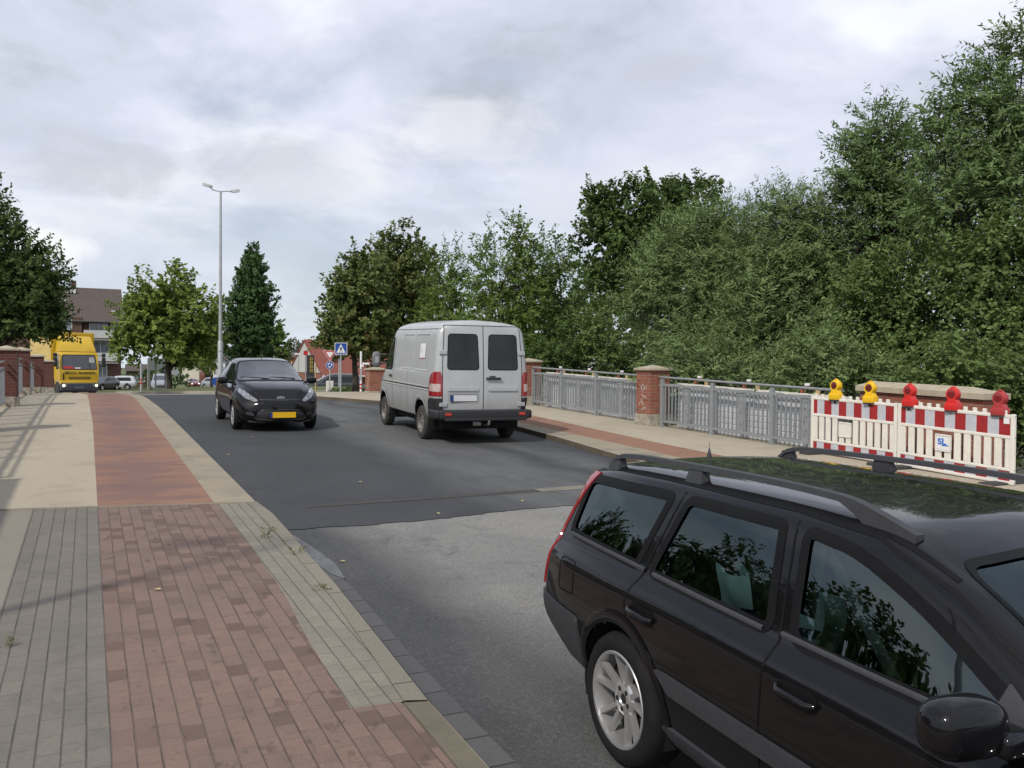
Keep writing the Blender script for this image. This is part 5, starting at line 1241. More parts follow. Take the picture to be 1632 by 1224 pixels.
def bag():
    """carrier bag on the rear seat of the estate, seen through the rear door window"""
    x0, y0 = ESX, ESY
    t = thing('carrier_bag', (x0-.56, y0-.62, float(G(y0))+.565), radians(-90), 'mint green carrier bag with navy stripes standing behind the rear door window of the estate', 'bag')
    m = MB(); nx, nz = 22, 12; vs = []
    for k in range(nz+1):
        for i in range(nx+1):
            u = -.27+.54*i/nx; v = .40*k/nz; q = k/nz
            vs.append((u*(1+.14*q), .025*sin(u*26+q*2)*q+.02*sin(q*7+u*9), v+(.012*sin(u*19+1)*q*q)))
    fs = []; mi = []
    for k in range(nz):
        for i in range(nx):
            fs.append((k*(nx+1)+i, k*(nx+1)+i+1, (k+1)*(nx+1)+i+1, (k+1)*(nx+1)+i))
            u = -.27+.54*(i+.5)/nx; mi.append(1 if (.05 < u < .12) or (k in (7,) and u > -.10) else 0)
    m.v = vs; m.f = fs; m.mi = mi
    o = m.build('bag_front', [M_MINT, M_NAVY], t, 180)
    sol = MB(); sol.v = [(x*.98, y+.12, z*.97) for x, y, z in vs]; sol.f = [f[::-1] for f in fs]; sol.mi = [0]*len(fs); sol.build('bag_back', M_MINT, t, 180)
    text_mesh('bag_letters', 'AN', .12, M_NAVY, t, Matrix.Translation((.12, -.032, .185)) @ Matrix.Rotation(pi/2, 4, 'X'), .001, .004)
bag()

# ------------------------------------------------------------------ yellow lorry
def lorry():
    L = at(103, 615, 53); R = at(152, 615, 53); c = (L+R)/2
    gz = c.z-.70*1.1+.02
    rz = radians(-90+13)
    t = thing('box_lorry', (c.x-.0, c.y+.1, gz), rz, 'yellow box lorry with lit headlights coming out of the trees on the left', 'lorry'); t.scale = (1, 1, 1.1)
    # local x forward, front of bumper at x = 0
    m = MB(); hw = 1.06
    side = [(-1.75, .95), (-.12, .95), (-.06, 1.30), (-.08, 1.55), (-.36, 2.42), (-.46, 2.52), (-1.75, 2.55)]
    bm = MB(); n = len(side)
    ysx = [(-hw, .97), (-hw+.05, 1.), (hw-.05, 1.), (hw, .97)]
    vs = [(x, y, 1.7+(z-1.7)*k) for y, k in ysx for x, z in side]
    fs = [tuple(range(n))]+[(i*n+j, (i+1)*n+j, (i+1)*n+(j+1) % n, i*n+(j+1) % n) for i in range(3) for j in range(n)]+[tuple(range(3*n, 4*n))[::-1]]
    bm.add(vs, fs); bm.box((-.9, 0, .86), (1.75, 2.08, .24), .05); bm.build('cab', M_YEL, t, 30)
    def fp(y, z, d=.012):                                  # point on the sloping front
        x = np.interp(z, [.95, 1.30, 1.55, 2.42, 2.52], [-.12, -.06, -.08, -.36, -.46]); return (x+d, y, z)
    def front(name, poly, mat, d=.012, par=t):
        m = MB(); m.add([fp(y, z, d) for y, z in poly], [tuple(range(len(poly)))]); return m.build(name, mat, par)
    front('windscreen', rpoly([(-.95, 1.60), (.95, 1.60), (.88, 2.34), (-.88, 2.34)], .07), M_GLASSW, .015)
    sl = MB(); P = [fp(y, z, .010) for y, z in rpoly([(-.98, 1.56), (.98, 1.56), (.92, 2.38), (-.92, 2.38)], .09)]; sl.add(P, [tuple(range(len(P)))]); sl.build('windscreen_seal', M_SEAL, t)
    front('dash_papers', [(-.25, 1.62), (-.5, 1.76), (-.88, 1.72), (-.90, 1.62)], M_SIGNR, .02); front('dash_card', [(-.25, 1.62), (.05, 1.62), (.05, 1.68), (-.25, 1.68)], M_SIGNW, .02); front('sun_sticker', [(.55, 1.95), (.86, 1.95), (.84, 2.24), (.55, 2.24)], plain('sticker_grey', (.4, .42, .42), (.3, .3, .3), 6, .5), .02)
    for z in (1.06, 1.15): front('grille_slot', rpoly([(-.62, z-.022), (.62, z-.022), (.62, z+.022), (-.62, z+.022)], .02), M_DARK, .014)
    front('corner_vent', [(-.92, 1.0), (-.84, 1.0), (-.84, 1.36), (-.92, 1.36)], M_DARK, .014)
    Mt = Matrix.Translation((-.045, 0, 1.385)) @ Matrix.Rotation(pi/2, 4, 'Z') @ Matrix.Rotation(pi/2, 4, 'X')
    text_mesh('lettering', 'MICCA', .20, M_BLK, t, Mt @ Matrix.Translation((-.50, 0, 0)), .002, .003); text_mesh('lettering', 'TRANSPORTE', .155, M_BLK, t, Mt @ Matrix.Translation((.38, -.01, 0)), .002, .004)
    b = MB(); b.box((-.10, 0, .62), (.34, 2.12, .42), .06, seg=3); b.build('bumper', plain('bumper_blue_grey', (.035, .04, .06), (.05, .055, .075), 5, .5), t, 40)
    b = MB(); b.box((-.12, 0, .40), (.3, 1.9, .12), .04); b.build('lower_bumper', plain('bumper_dark_red', (.035, .012, .012), (.03, .012, .012), 5, .6), t)
    b = MB(); b.box((.072, -.05, .60), (.02, .52, .11), .004); b.build('number_plate', plain('plate_grey', (.12, .13, .16), (.1, .11, .13), 9, .4), t)
    for s in (-1, 1):
        h = MB(); h.box((.06, s*.86, .70), (.06, .30, .16), .02); h.build('headlamp_unit', M_HEAD, t)
        h = MB(); h.lathe([(0, .012), (.06, .01), (.075, 0)], 16, Matrix.Translation((.092, s*.90, .70)) @ Matrix.Rotation(pi/2, 4, 'Y')); h.build('headlight', M_BEAM, t)
        d = MB(); d.add([(-.42, s*1.065, 1.62), (-1.25, s*1.065, 1.55), (-1.25, s*1.065, 2.28), (-.50, s*1.065, 2.30)], [(0, 1, 2, 3)]); d.build('door_window', M_GLASSD, t)
        g = MB(); g.tube([(-.3, s*1.05, 2.36), (-.08, s*1.30, 2.30), (-.05, s*1.33, 2.2)], .02, 6); g.build('mirror_arm', M_DARK, t)
        g = MB(); g.box((-.06, s*1.34, 1.98), (.12, .22, .52), .05, seg=3); g.box((-.06, s*1.34, 2.36), (.12, .22, .2), .05, seg=3); g.build('mirror', M_DARK, t, 50)
        g = MB(); g.box((-.95, s*1.0, .60), (.9, .12, .62), .05); g.build('mudguard', M_DARK, t)
    df = MB(); pr = [(-1.70, 2.55), (-.55, 2.55), (-.62, 2.70), (-1.0, 3.12), (-1.45, 3.40), (-1.70, 3.42)]
    df.add([(x, y*(1 if z < 2.9 else .9), z) for y in (-1.0, 1.0) for x, z in pr], [tuple(range(6)), tuple(range(6, 12))[::-1]]+[(j, (j+1) % 6, 6+(j+1) % 6, 6+j) for j in range(6)]); df.build('air_deflector', M_YEL, t, 30)
    bx = MB(); bx.box((-5.0, 0, 2.35), (6.3, 2.46, 2.55), .04); bx.build('cargo_box', M_YEL, t)
    ch = MB(); ch.box((-4.6, 0, .85), (7.6, .9, .25)); ch.build('chassis', M_DKIN, t)
    for wx in (-1.1, -5.6):
        for s in (-1, 1): wheel(t, wx, s*.93, .43, .43, .26, .24, s, 'steel', M_TYRE, M_STEEL)
lorry()

# ------------------------------------------------------------------ distant cars
def small_car(name, px, ybase, D, yaw, paint, label, kind='hatch', lit=False, plate_m=None, group=None, cat='car'):
    B = at(px, ybase, D); t = thing(name, B, yaw, label, cat, group)
    if kind == 'estate': st = [(-.95, .3, .7, .6, .82, .95, .77, 1.42, .62, 1.5), (-.4, .24, .78, .6, .88, .96, .8, 1.48, .66, 1.58), (1.0, .2, .8, .6, .89, .95, .81, 1.5, .67, 1.62), (1.5, .2, .8, .6, .89, .95, .8, 1.4, .68, 1.5), (2.1, .2, .8, .6, .88, .95, .8, 1.1, .7, 1.18), (2.5, .2, .79, .6, .87, .93, .76, .98, .66, 1.03), (3.1, .2, .76, .55, .83, .8, .7, .84, .55, .9), (3.5, .25, .64, .45, .7, .6, .56, .66, .45, .7)]
    else: st = [(-.8, .32, .68, .6, .8, .93, .74, 1.0, .6, 1.05), (-.45, .26, .76, .6, .86, .94, .78, 1.2, .6, 1.28), (0, .22, .79, .6, .87, .94, .79, 1.34, .58, 1.42), (.8, .2, .8, .6, .87, .92, .8, 1.36, .6, 1.46), (1.2, .2, .8, .6, .87, .91, .8, 1.3, .61, 1.39), (1.9, .2, .8, .6, .87, .9, .79, 1.0, .68, 1.07), (2.3, .2, .79, .6, .86, .87, .75, .91, .65, .96), (3.0, .2, .75, .55, .82, .74, .68, .78, .5, .83), (3.4, .25, .62, .45, .68, .56, .52, .6, .4, .64)]
    H = Hull(st, rear=[(.4, .05), (.6, 0), (.95, .05), (1.5, .3)], rlen=.6, plan_r=.08, plan_f=.2, step=.09, seg=2)
    for wx in (0., 2.62): H.wheel_cut(wx, .32, .38)
    H.body('body', paint, t, 40); top = 1.44 if kind == 'estate' else 1.32
    for wx in (0., 2.62):
        for s in (-1, 1): w = MB(); well(w, wx, s*.8, s*.5, .32, .37); w.build('wheel_well', M_DKIN, t); wheel(t, wx, s*.76, .31, .31, .19, .2, s, 'cover')
    for s in (-1, 1):
        sd = 'L' if s > 0 else 'R'
        H.panel('side_window', sd, rpoly([(-.45 if kind == 'estate' else -.1, 1.0), (1.95, .99), (1.45 if kind == 'estate' else 1.2, top-.05), (-.3 if kind == 'estate' else .1, top-.03)], .05), M_GLASSD, t, .008, 0, .2)
        H.panel('headlight', 'F', rpoly([(s*.42, .60), (s*.70, .62), (s*.72, .74), (s*.45, .70)], .03), M_BEAM if lit else M_HEAD, t, .012, 0, .1)
        H.panel('tail_light', 'B', rpoly([(s*.58, .78), (s*.76, .78), (s*.72, .98), (s*.58, .98)], .03), M_TAIL, t, .01, 0, .1)
    H.panel('windscreen', 'F', rpoly([(-.68, 1.03), (.68, 1.03), (.55, top-.02), (-.55, top-.02)], .06), M_GLASSW, t, .008, 0, .2)
    H.panel('rear_window', 'B', rpoly([(-.58, 1.04), (.58, 1.04), (.5, top-.08), (-.5, top-.08)], .06), M_GLASSD, t, .008, 0, .2)
    H.panel('grille', 'F', rpoly([(-.36, .38), (.36, .38), (.36, .56), (-.36, .56)], .03), M_BLACKT, t, .01, 0, .15)
    if plate_m: p, n = H.cast('F', 0, .45); m = MB(); m.box((p.x+.02, 0, .44), (.02, .52, .11)); m.build('number_plate', plate_m, t)
    return t
def paint(name, c): return plain(name, c, tuple(x*.92 for x in c), 2, .3, coat=.7, metal=.2)
P_SIL = paint('paint_light_silver', (.55, .56, .58)); P_ANT = paint('paint_anthracite', (.035, .038, .042)); P_RED = paint('paint_dark_red', (.16, .025, .02)); P_GRY = paint('paint_grey', (.30, .32, .34)); P_BLK2 = paint('paint_black', (.012, .012, .013))
small_car('car', 174, 621.5, 92, radians(-122), P_ANT, 'dark grey car half hidden behind the right side of the yellow lorry', plate_m=M_SIGNW)
small_car('people_carrier', 204, 620.5, 104, radians(172), P_SIL, 'silver people carrier on the road before the apartment block', 'estate')
small_car('car', 257, 622.5, 84, radians(-95), P_GRY, 'pale grey car left of the trunk of the round green tree', 'estate')
small_car('car', 307, 617, 150, radians(-88), P_RED, 'dark red car with lit headlights in the far street', lit=True)
small_car('car', 301, 606.5, 215, radians(-90), P_SIL, 'small silver car behind the dark red one in the far street')
small_car('car', 336, 622, 96, radians(-60), P_GRY, 'grey car in the far street left of the black hatchback roof')
small_car('car', 296, 602.5, 260, radians(-90), P_BLK2, 'tiny dark car, farthest one in the street')
small_car('estate_car', 556, 632, 62, radians(172), P_ANT, 'dark car behind the hedge beneath the crossing sign', 'estate')
small_car('car', 541, 622.5, 88, radians(175), paint('paint_bright_red', (.5, .05, .05)), 'red car whose roof shows behind the dark one near the hedge')
def far_lorry():
    B = at(331, 614, 165); t = thing('lorry', B, radians(-70), 'dark red lorry with a pale trailer in the far street', 'lorry')
    m = MB(); m.box((0, 0, 1.5), (1.8, 2.2, 2.3), .2, seg=3); m.build('cab', P_RED, t, 40); m = MB(); m.box((.91, 0, 1.9), (.03, 1.9, .8), .01); m.build('windscreen', M_GLASSD, t)
    m = MB(); m.box((-4.6, 0, 1.9), (7, 2.4, 2.3), .05); m.build('trailer', plain('trailer_cream', (.5, .46, .38), (.45, .42, .35), 3, .6), t); m = MB(); m.box((-3.4, 0, .55), (8.4, 1.2, .3)); m.build('chassis', M_DKIN, t)
    for wx in (0., -3, -6.5):
        for s in (-1, 1): wheel(t, wx, s*.95, .45, .45, .26, .25, s, 'steel')
far_lorry()
# ------------------------------------------------------------------ trees
def m_leaf(name, dark, mid, light, trans=.30, rough=.5, alt=None):
    n = NT(name); N, L = n.N, n.L
    at_ = N.new('ShaderNodeAttribute'); at_.attribute_name = 'tint'
    g = N.new('ShaderNodeNewGeometry')
    f = n.math('ADD', n.math('MULTIPLY', at_.outputs['Fac'], .78), n.math('MULTIPLY', g.outputs['Random Per Island'], .22))
    st = [(.12, dark), (.5, mid), (.88, light)]
    if alt: st = [(.10, dark), (.42, mid), (.66, light), (.86, alt)]
    col = n.ramp(f, st)
    n.set(Base_Color=col, Roughness=min(.7, rough+.12), Specular_IOR_Level=.16)
    t = N.new('ShaderNodeBsdfTranslucent'); c2 = n.mix(.5, col, (.10, .16, .02)); L.new(c2, t.inputs[0])
    mx = N.new('ShaderNodeMixShader'); mx.inputs[0].default_value = trans; L.new(n.bsdf.outputs[0], mx.inputs[1]); L.new(t.outputs[0], mx.inputs[2]); L.new(mx.outputs[0], n.out.inputs[0]); return n.m
L_DARK = m_leaf('leaf_dark', (0.045, 0.070, 0.022), (0.073, 0.113, 0.034), (0.113, 0.174, 0.054), 0.3, 0.5)
L_MAPLE = m_leaf('leaf_maple', (0.047, 0.076, 0.023), (0.077, 0.122, 0.035), (0.120, 0.188, 0.054), 0.3, 0.5)
L_LIME = m_leaf('leaf_lime', (0.072, 0.089, 0.029), (0.114, 0.144, 0.047), (0.177, 0.223, 0.074), 0.32, 0.5, alt=(0.223, 0.156, 0.067))
L_CHEST = m_leaf('leaf_chest', (0.108, 0.144, 0.032), (0.175, 0.232, 0.052), (0.271, 0.360, 0.080), 0.42, 0.5)
L_LOC = m_leaf('leaf_loc', (0.079, 0.119, 0.030), (0.128, 0.190, 0.046), (0.197, 0.297, 0.073), 0.38, 0.5)
L_WILL = m_leaf('leaf_will', (0.102, 0.142, 0.056), (0.167, 0.229, 0.090), (0.257, 0.354, 0.141), 0.32, 0.45)
L_ASH = m_leaf('leaf_ash', (0.085, 0.123, 0.046), (0.135, 0.197, 0.075), (0.209, 0.306, 0.117), 0.34, 0.42)
L_BUSH = m_leaf('leaf_bush', (0.077, 0.108, 0.035), (0.123, 0.175, 0.057), (0.191, 0.273, 0.089), 0.34, 0.5)
L_HORN = m_leaf('leaf_horn', (0.043, 0.076, 0.026), (0.067, 0.123, 0.043), (0.105, 0.189, 0.067), 0.25, 0.5)
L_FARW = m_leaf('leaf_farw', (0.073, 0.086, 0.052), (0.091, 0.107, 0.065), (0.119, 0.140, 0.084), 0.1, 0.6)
M_BARK = plain('bark', (.055, .045, .034), (.03, .025, .02), 6, .95, bump=.6, bscale=18)
M_BARKP = plain('bark_pale', (.14, .125, .10), (.08, .07, .055), 6, .95, bump=.5, bscale=18)

def leaves(name, blobs, n, ll, lw, mat, parent, seed, per=14, shoot=.5, droop=.0, gap=.28, up=.35, flat=.5, clump=1.):
    """leaf shoots spread through the crown volume: blobs are (centre, radii) in the tree's own space"""
    r = np.random.default_rng(seed); nt = int(n/per)
    C = np.array([b[0] for b in blobs], float); Rr = np.array([b[1] for b in blobs], float)
    w = Rr.prod(1)**(2/3); w /= w.sum()
    k = r.choice(len(blobs), int(nt*1.9), p=w)
    d = r.normal(size=(len(k), 3)); d /= np.linalg.norm(d, axis=1)[:, None]
    lump = 1+.16*np.sin(d[:, 0]*5+k*1.7)*np.sin(d[:, 1]*5+k)*1.0+.12*np.sin(d[:, 2]*7+k*2.3+d[:, 0]*3)
    rad = r.random(len(k))**.38*lump
    P = C[k]+d*Rr[k]*rad[:, None]
    # hollows: drop shoots where a lumpy field is low
    s = Rr.mean()*clump*1.25; ph = r.random(9)*6.28
    fld = np.sin(P[:, 0]*2.6/s+ph[0])*np.sin(P[:, 1]*2.6/s+ph[1])*np.sin(P[:, 2]*2.9/s+ph[2])+.6*np.sin(P[:, 0]*5.5/s+ph[3]+P[:, 2]*2/s)*np.sin(P[:, 1]*5.5/s+ph[4])*np.sin(P[:, 2]*6/s+ph[5])
    o = np.argsort(-fld+r.normal(size=len(fld))*.25); keep = np.sort(o[:max(1, int(len(o)*(1-gap)))])[:nt] if len(o)*(1-gap) <= nt else r.choice(o[:int(len(o)*(1-gap))], nt, replace=False)
    P = P[keep]; d = d[keep]; nt = len(P); fk = fld[keep]
    sd = d*.75+np.array([0, 0, up])+r.normal(size=(nt, 3))*.45; sd /= np.linalg.norm(sd, axis=1)[:, None]
    sl = shoot*(.5+r.random(nt))
    tint = np.clip(.5+.17*r.normal(size=nt)+.16*fk, 0, 1)  # random tone, plus crown shade put into the colour: darker near the hollows
    i = np.repeat(np.arange(nt), per); t = np.tile((np.arange(per)+.5)/per, nt)
    side = np.tile(np.where(np.arange(per) % 2, 1., -1.), nt)
    D = sd[i]; U = np.cross(D, r.normal(size=(nt, 3))[i]*.6+np.array([0, 0, 1.])); U /= np.linalg.norm(U, axis=1)[:, None]+1e-9
    pos = P[i]+D*(sl[i]*t)[:, None]+r.normal(size=(len(i), 3))*.03*shoot
    pos[:, 2] -= droop*sl[i]*t**2
    ld = D*.55+U*side[:, None]*.85+r.normal(size=D.shape)*.30; ld[:, 2] -= droop*.6+.12
    ld /= np.linalg.norm(ld, axis=1)[:, None]
    nn = d[i]*.75+np.array([0, 0, 1.])*flat*1.1+r.normal(size=D.shape)*.38; sv = np.cross(ld, nn); sv /= np.linalg.norm(sv, axis=1)[:, None]+1e-9
    L_ = ll*(.65+.6*r.random(len(i)))[:, None]; W_ = lw*(.7+.5*r.random(len(i)))[:, None]
    q = np.stack([pos, pos+ld*L_*.45+sv*W_*.5, pos+ld*L_, pos+ld*L_*.45-sv*W_*.5], 1).reshape(-1, 3)
    N_ = len(i); me = bpy.data.meshes.new(name)
    me.vertices.add(N_*4); me.loops.add(N_*4); me.polygons.add(N_)
    me.vertices.foreach_set('co', q.ravel()); me.loops.foreach_set('vertex_index', np.arange(N_*4)); me.polygons.foreach_set('loop_start', np.arange(0, N_*4, 4))
    a = me.attributes.new('tint', 'FLOAT', 'FACE'); a.data.foreach_set('value', tint[i].astype(np.float32))
    me.materials.append(mat); me.update(); me.validate()
    o = bpy.data.objects.new(name, me); COL.objects.link(o); o.parent = parent; return o, P
def branches(parent, base, tops, r0, seed, mat, forks=3, lean=(0, 0)):
    rn = random.Random(seed); m = MB(); base = Vector(base)
    zs = sorted(p[2] for p in tops); zf = base.z+(zs[0]-base.z)*.55; c = sum((Vector(p) for p in tops), Vector())/len(tops)
    T = Vector((base.x+(c.x-base.x)*.4, base.y+(c.y-base.y)*.4, max(zf, base.z+1.0)))
    top = Vector((c.x, c.y, T.z+(zs[-1]-T.z)*.8))
    line = [base+Vector((0, 0, -.6)), base+Vector((0, 0, .0)), base.lerp(T, .5)+Vector((rn.uniform(-.08, .08), rn.uniform(-.08, .08), 0)), T, T.lerp(top, .5)+Vector((rn.uniform(-.2, .2), rn.uniform(-.2, .2), 0)), top]
    m.tube(line, [r0*1.35, r0*1.15, r0*.9, r0*.8, r0*.45, r0*.1], 9)
    for p in tops:
        p = Vector(p); s = T.lerp(top, rn.uniform(0, .6) if p.z > T.z else 0.); mid = s.lerp(p, .5)+Vector((rn.uniform(-.25, .25), rn.uniform(-.25, .25), rn.uniform(0, .35)))
        k = rn.uniform(.28, .5); m.tube([s, mid, p], [r0*k, r0*k*.6, r0*.08], 6)
        for j in range(forks):
            a = s.lerp(p, rn.uniform(.35, .8)); e = p.lerp(s, .12)+Vector((rn.gauss(0, .5), rn.gauss(0, .5), rn.gauss(0, .4)))*min(.8, (p-s).length*.2); m.tube([a, a.lerp(e, .5), e], [r0*.16, r0*.1, r0*.03], 5)
    return m.build('trunk', mat, parent, 60)
def tree(name, px, D, blobs, n, ll, lw, mat, label, seed, zb=None, r0=.16, cat='tree', group=None, bark=None, tips=None, **k):
    """blobs: (px, py, rx_px, ry_px[, depth offset m[, depth radius m]]) in photograph pixels at depth D"""
    b = at(px, 620, D); z = zb if zb is not None else float(terrain(np.array(b.x), np.array(b.y)))
    base = Vector((b.x, b.y, z)); t = thing(name, base, 0, label, cat, group); B = []
    for q in blobs:
        x, y, rx, ry = q[:4]; dd = q[4] if len(q) > 4 else 0.; rx, ry = rx*D/1411, ry*D/1411; rd = q[5] if len(q) > 5 else (rx+ry)/2
        c = at(x, y, D+dd)-base; B.append(((c.x, c.y, c.z), (rx, rd, ry)))
    _, P = leaves('crown', B, n, ll, lw, mat, t, seed, **k)
    rn = np.random.default_rng(seed+1); tops = [b[0] for b in B]
    ex = P[rn.choice(len(P), min(len(P), tips or 14), replace=False)]
    if cat != 'hedge': branches(t, (0, 0, 0), tops+[tuple(np.array(e)*.82+np.mean([q[0] for q in B], 0)*.18) for e in ex], r0, seed, bark or M_BARK)
    return t
tree('lime_tree', -30, 41, [(-75, 350, 90, 76), (-2, 376, 34, 44), (26, 410, 48, 50), (58, 448, 48, 50), (74, 466, 26, 32), (20, 490, 88, 50), (78, 506, 26, 18), (-60, 470, 120, 90), (-40, 410, 90, 90), (35, 530, 62, 20), (50, 500, 46, 36), (92, 452, 20, 20)], 56000, .17, .13, L_DARK, 'large dark green tree at the left edge hanging over the yellow lorry', 1, zb=-1., r0=.3, gap=.15)
tree('chestnut_tree', 268, 55, [(265, 468, 46, 42), (228, 500, 40, 40), (300, 503, 40, 40), (215, 545, 34, 26), (285, 556, 52, 26), (250, 520, 50, 44), (315, 535, 30, 36)], 15000, .30, .21, L_CHEST, 'round fresh green tree on the roundabout, left of the tall lamp', 2, r0=.2, gap=.28, shoot=.6, per=10)
tree('small_tree', 338, 66, [(338, 515, 18, 36), (332, 555, 26, 28), (345, 490, 10, 18)], 2600, .32, .22, L_CHEST, 'yellow green small tree directly behind the tall lamp pole', 3, r0=.12, shoot=.7)
tree('hornbeam_tree', 400, 62, [(403, 412, 11, 20), (402, 440, 22, 34), (400, 485, 35, 42), (400, 530, 42, 42), (401, 568, 36, 26), (400, 470, 24, 40), (401, 515, 34, 40), (432, 462, 6, 9)], 44000, .20, .14, L_HORN, 'tall cone shaped dark green tree behind the black hatchback', 4, r0=.22, gap=.04, shoot=.32, up=.9)
tree('small_tree', 438, 80, [(438, 535, 13, 26), (446, 560, 12, 20)], 1500, .36, .26, L_LOC, 'small light green tree showing right of the cone shaped tree', 5, r0=.1, shoot=.6)
tree('lime_tree', 566, 40, [(562, 470, 36, 46), (540, 512, 32, 38), (585, 450, 34, 50), (560, 545, 44, 22), (590, 520, 40, 40), (520, 530, 16, 20)], 15000, .19, .15, L_LIME, 'lime tree left of the van with a bare dark trunk beside the crossing sign', 6, zb=float(G(40))+.1, r0=.15, gap=.2, up=.5)
tree('lime_tree', 640, 43, [(640, 408, 38, 46), (663, 450, 30, 66), (618, 445, 38, 56), (645, 510, 46, 56), (608, 540, 46, 40), (680, 480, 22, 60)], 19000, .19, .15, L_LIME, 'tall lime tree with brownish patches rising behind the front of the van', 7, r0=.2, gap=.18, up=.5)
tree('locust_tree', 715, 36, [(712, 450, 40, 56), (735, 490, 45, 60), (700, 520, 40, 60), (745, 560, 50, 45)], 13000, .13, .075, L_LOC, 'light green feathery tree above the roof of the van', 8, r0=.12, gap=.25, per=18)
tree('locust_tree', 800, 33, [(773, 392, 9, 34), (822, 378, 11, 32), (838, 392, 8, 26), (790, 440, 38, 50), (835, 450, 32, 60), (785, 520, 55, 60), (840, 540, 40, 60)], 16000, .14, .075, L_LOC, 'light green tree with thin sprigs standing up against the sky right of the van', 9, r0=.1, gap=.3, per=16, bark=M_BARKP)
tree('alder_tree', 868, 35, [(868, 420, 28, 48), (890, 470, 34, 60), (860, 500, 36, 60), (905, 530, 36, 50)], 9500, .15, .10, L_BUSH, 'mid green tree between the sprigs and the dark maple', 10, r0=.1, gap=.3, bark=M_BARKP)
tree('maple_tree', 1000, 44, [(990, 340, 58, 50), (955, 395, 42, 58), (1052, 328, 62, 46), (1105, 320, 40, 36), (1030, 410, 80, 70), (985, 455, 55, 50), (1100, 390, 70, 70), (950, 320, 20, 20), (1140, 300, 12, 14)], 30000, .20, .17, L_MAPLE, 'big dark green maple behind the paler willows', 11, r0=.3, gap=.25, tips=24)
tree('willow_tree', 1090, 25, [(1105, 400, 66, 60), (1060, 440, 52, 56), (1150, 370, 56, 46), (1150, 460, 80, 70), (1050, 510, 50, 50), (1110, 530, 80, 56), (1030, 455, 22, 26), (1190, 430, 60, 70)], 78000, .135, .031, L_WILL, 'grey green willow in the middle behind the railing, narrow leaves', 12, r0=.12, gap=.2, per=22, shoot=.6, droop=.18, up=.5)
tree('willow_tree', 1270, 23, [(1245, 345, 40, 46), (1300, 360, 50, 60), (1215, 400, 55, 60), (1280, 430, 80, 70), (1230, 490, 80, 70), (1320, 480, 70, 70), (1200, 560, 80, 50), (1290, 560, 80, 50), (1345, 420, 45, 60)], 86000, .135, .031, L_WILL, 'grey green willow behind the yellow warning lamps, tallest of the willows', 13, r0=.12, gap=.2, per=22, shoot=.6, droop=.18, up=.5)
tree('ash_tree', 1400, 22, [(1398, 215, 30, 46), (1366, 255, 38, 40), (1430, 250, 40, 46), (1345, 285, 30, 26), (1395, 300, 60, 46), (1450, 310, 50, 50), (1410, 360, 60, 46), (1480, 370, 50, 60)], 26000, .155, .042, L_ASH, 'ash tree whose feathery crown stands left of the right edge trees', 14, r0=.13, gap=.26, per=18, shoot=.55, droop=.1)
tree('ash_tree', 1580, 19, [(1600, 120, 36, 46), (1632, 80, 30, 40), (1545, 150, 40, 40), (1495, 180, 20, 22), (1560, 220, 66, 60), (1500, 240, 40, 46), (1630, 200, 70, 90), (1590, 310, 90, 70), (1510, 320, 60, 60), (1700, 260, 80, 140)], 36000, .155, .042, L_ASH, 'tallest ash tree filling the upper right corner', 15, r0=.15, gap=.26, per=18, shoot=.55, droop=.1)
tree('hazel_bush', 1430, 20, [(1400, 470, 60, 60), (1470, 450, 60, 60), (1440, 530, 80, 60), (1380, 550, 60, 60), (1500, 560, 60, 50)], 24000, .10, .075, L_BUSH, 'broad leaved bush behind the brick end wall', 16, r0=.08, cat='bush', gap=.25)
tree('hazel_bush', 1590, 18, [(1570, 430, 70, 70), (1630, 420, 60, 80), (1580, 520, 80, 70), (1660, 540, 70, 80), (1540, 580, 60, 40)], 24000, .10, .075, L_BUSH, 'broad leaved bush at the right edge beyond the barriers', 17, r0=.08, cat='bush', gap=.25)
tree('alder_tree', 940, 62, [(930, 500, 50, 50), (1000, 520, 60, 50), (860, 520, 60, 50), (960, 570, 90, 40), (840, 570, 70, 40)], 12000, .26, .2, L_MAPLE, 'dark trees far behind the railing, between the feathery trees and the willows', 28, r0=.2, gap=.2)
tree('alder_tree', 1190, 45, [(1150, 470, 90, 60), (1250, 460, 90, 60), (1200, 540, 120, 50)], 12000, .22, .16, L_MAPLE, 'dark tree standing behind both willows', 29, r0=.2, gap=.15)
tree('shrub', 905, 31, [(890, 565, 40, 36), (930, 580, 40, 30), (860, 590, 30, 24), (915, 535, 36, 30)], 9000, .11, .07, L_MAPLE, 'dark shrub behind the railing nearest the van', 18, r0=.06, cat='bush', gap=.35, bark=M_BARKP)
tree('shrub', 985, 30, [(970, 560, 44, 44), (1010, 580, 44, 34), (960, 510, 30, 36), (1040, 560, 40, 40)], 10000, .11, .07, L_BUSH, 'dark shrub with a thin pale trunk left of the graffiti pillar', 19, r0=.06, cat='bush', gap=.35, bark=M_BARKP)
tree('shrub', 1100, 21, [(1080, 590, 50, 36), (1150, 600, 60, 34), (1210, 600, 50, 34), (1110, 560, 50, 40)], 13000, .12, .032, L_WILL, 'low willow scrub right behind the railing', 20, r0=.05, cat='bush', gap=.25, per=18, droop=.15)
tree('shrub', 1330, 18, [(1270, 600, 50, 40), (1340, 600, 60, 40), (1410, 610, 50, 36), (1300, 560, 50, 40)], 12000, .12, .034, L_WILL, 'low willow scrub behind the yellow warning lamps', 21, r0=.05, cat='bush', gap=.25, per=18, droop=.15)
tree('shrub', 1560, 16, [(1500, 600, 60, 40), (1580, 600, 60, 50), (1650, 620, 60, 70), (1640, 700, 60, 80)], 12000, .09, .065, L_BUSH, 'low bush beside the right end of the brick wall', 22, r0=.05, cat='bush', gap=.25)
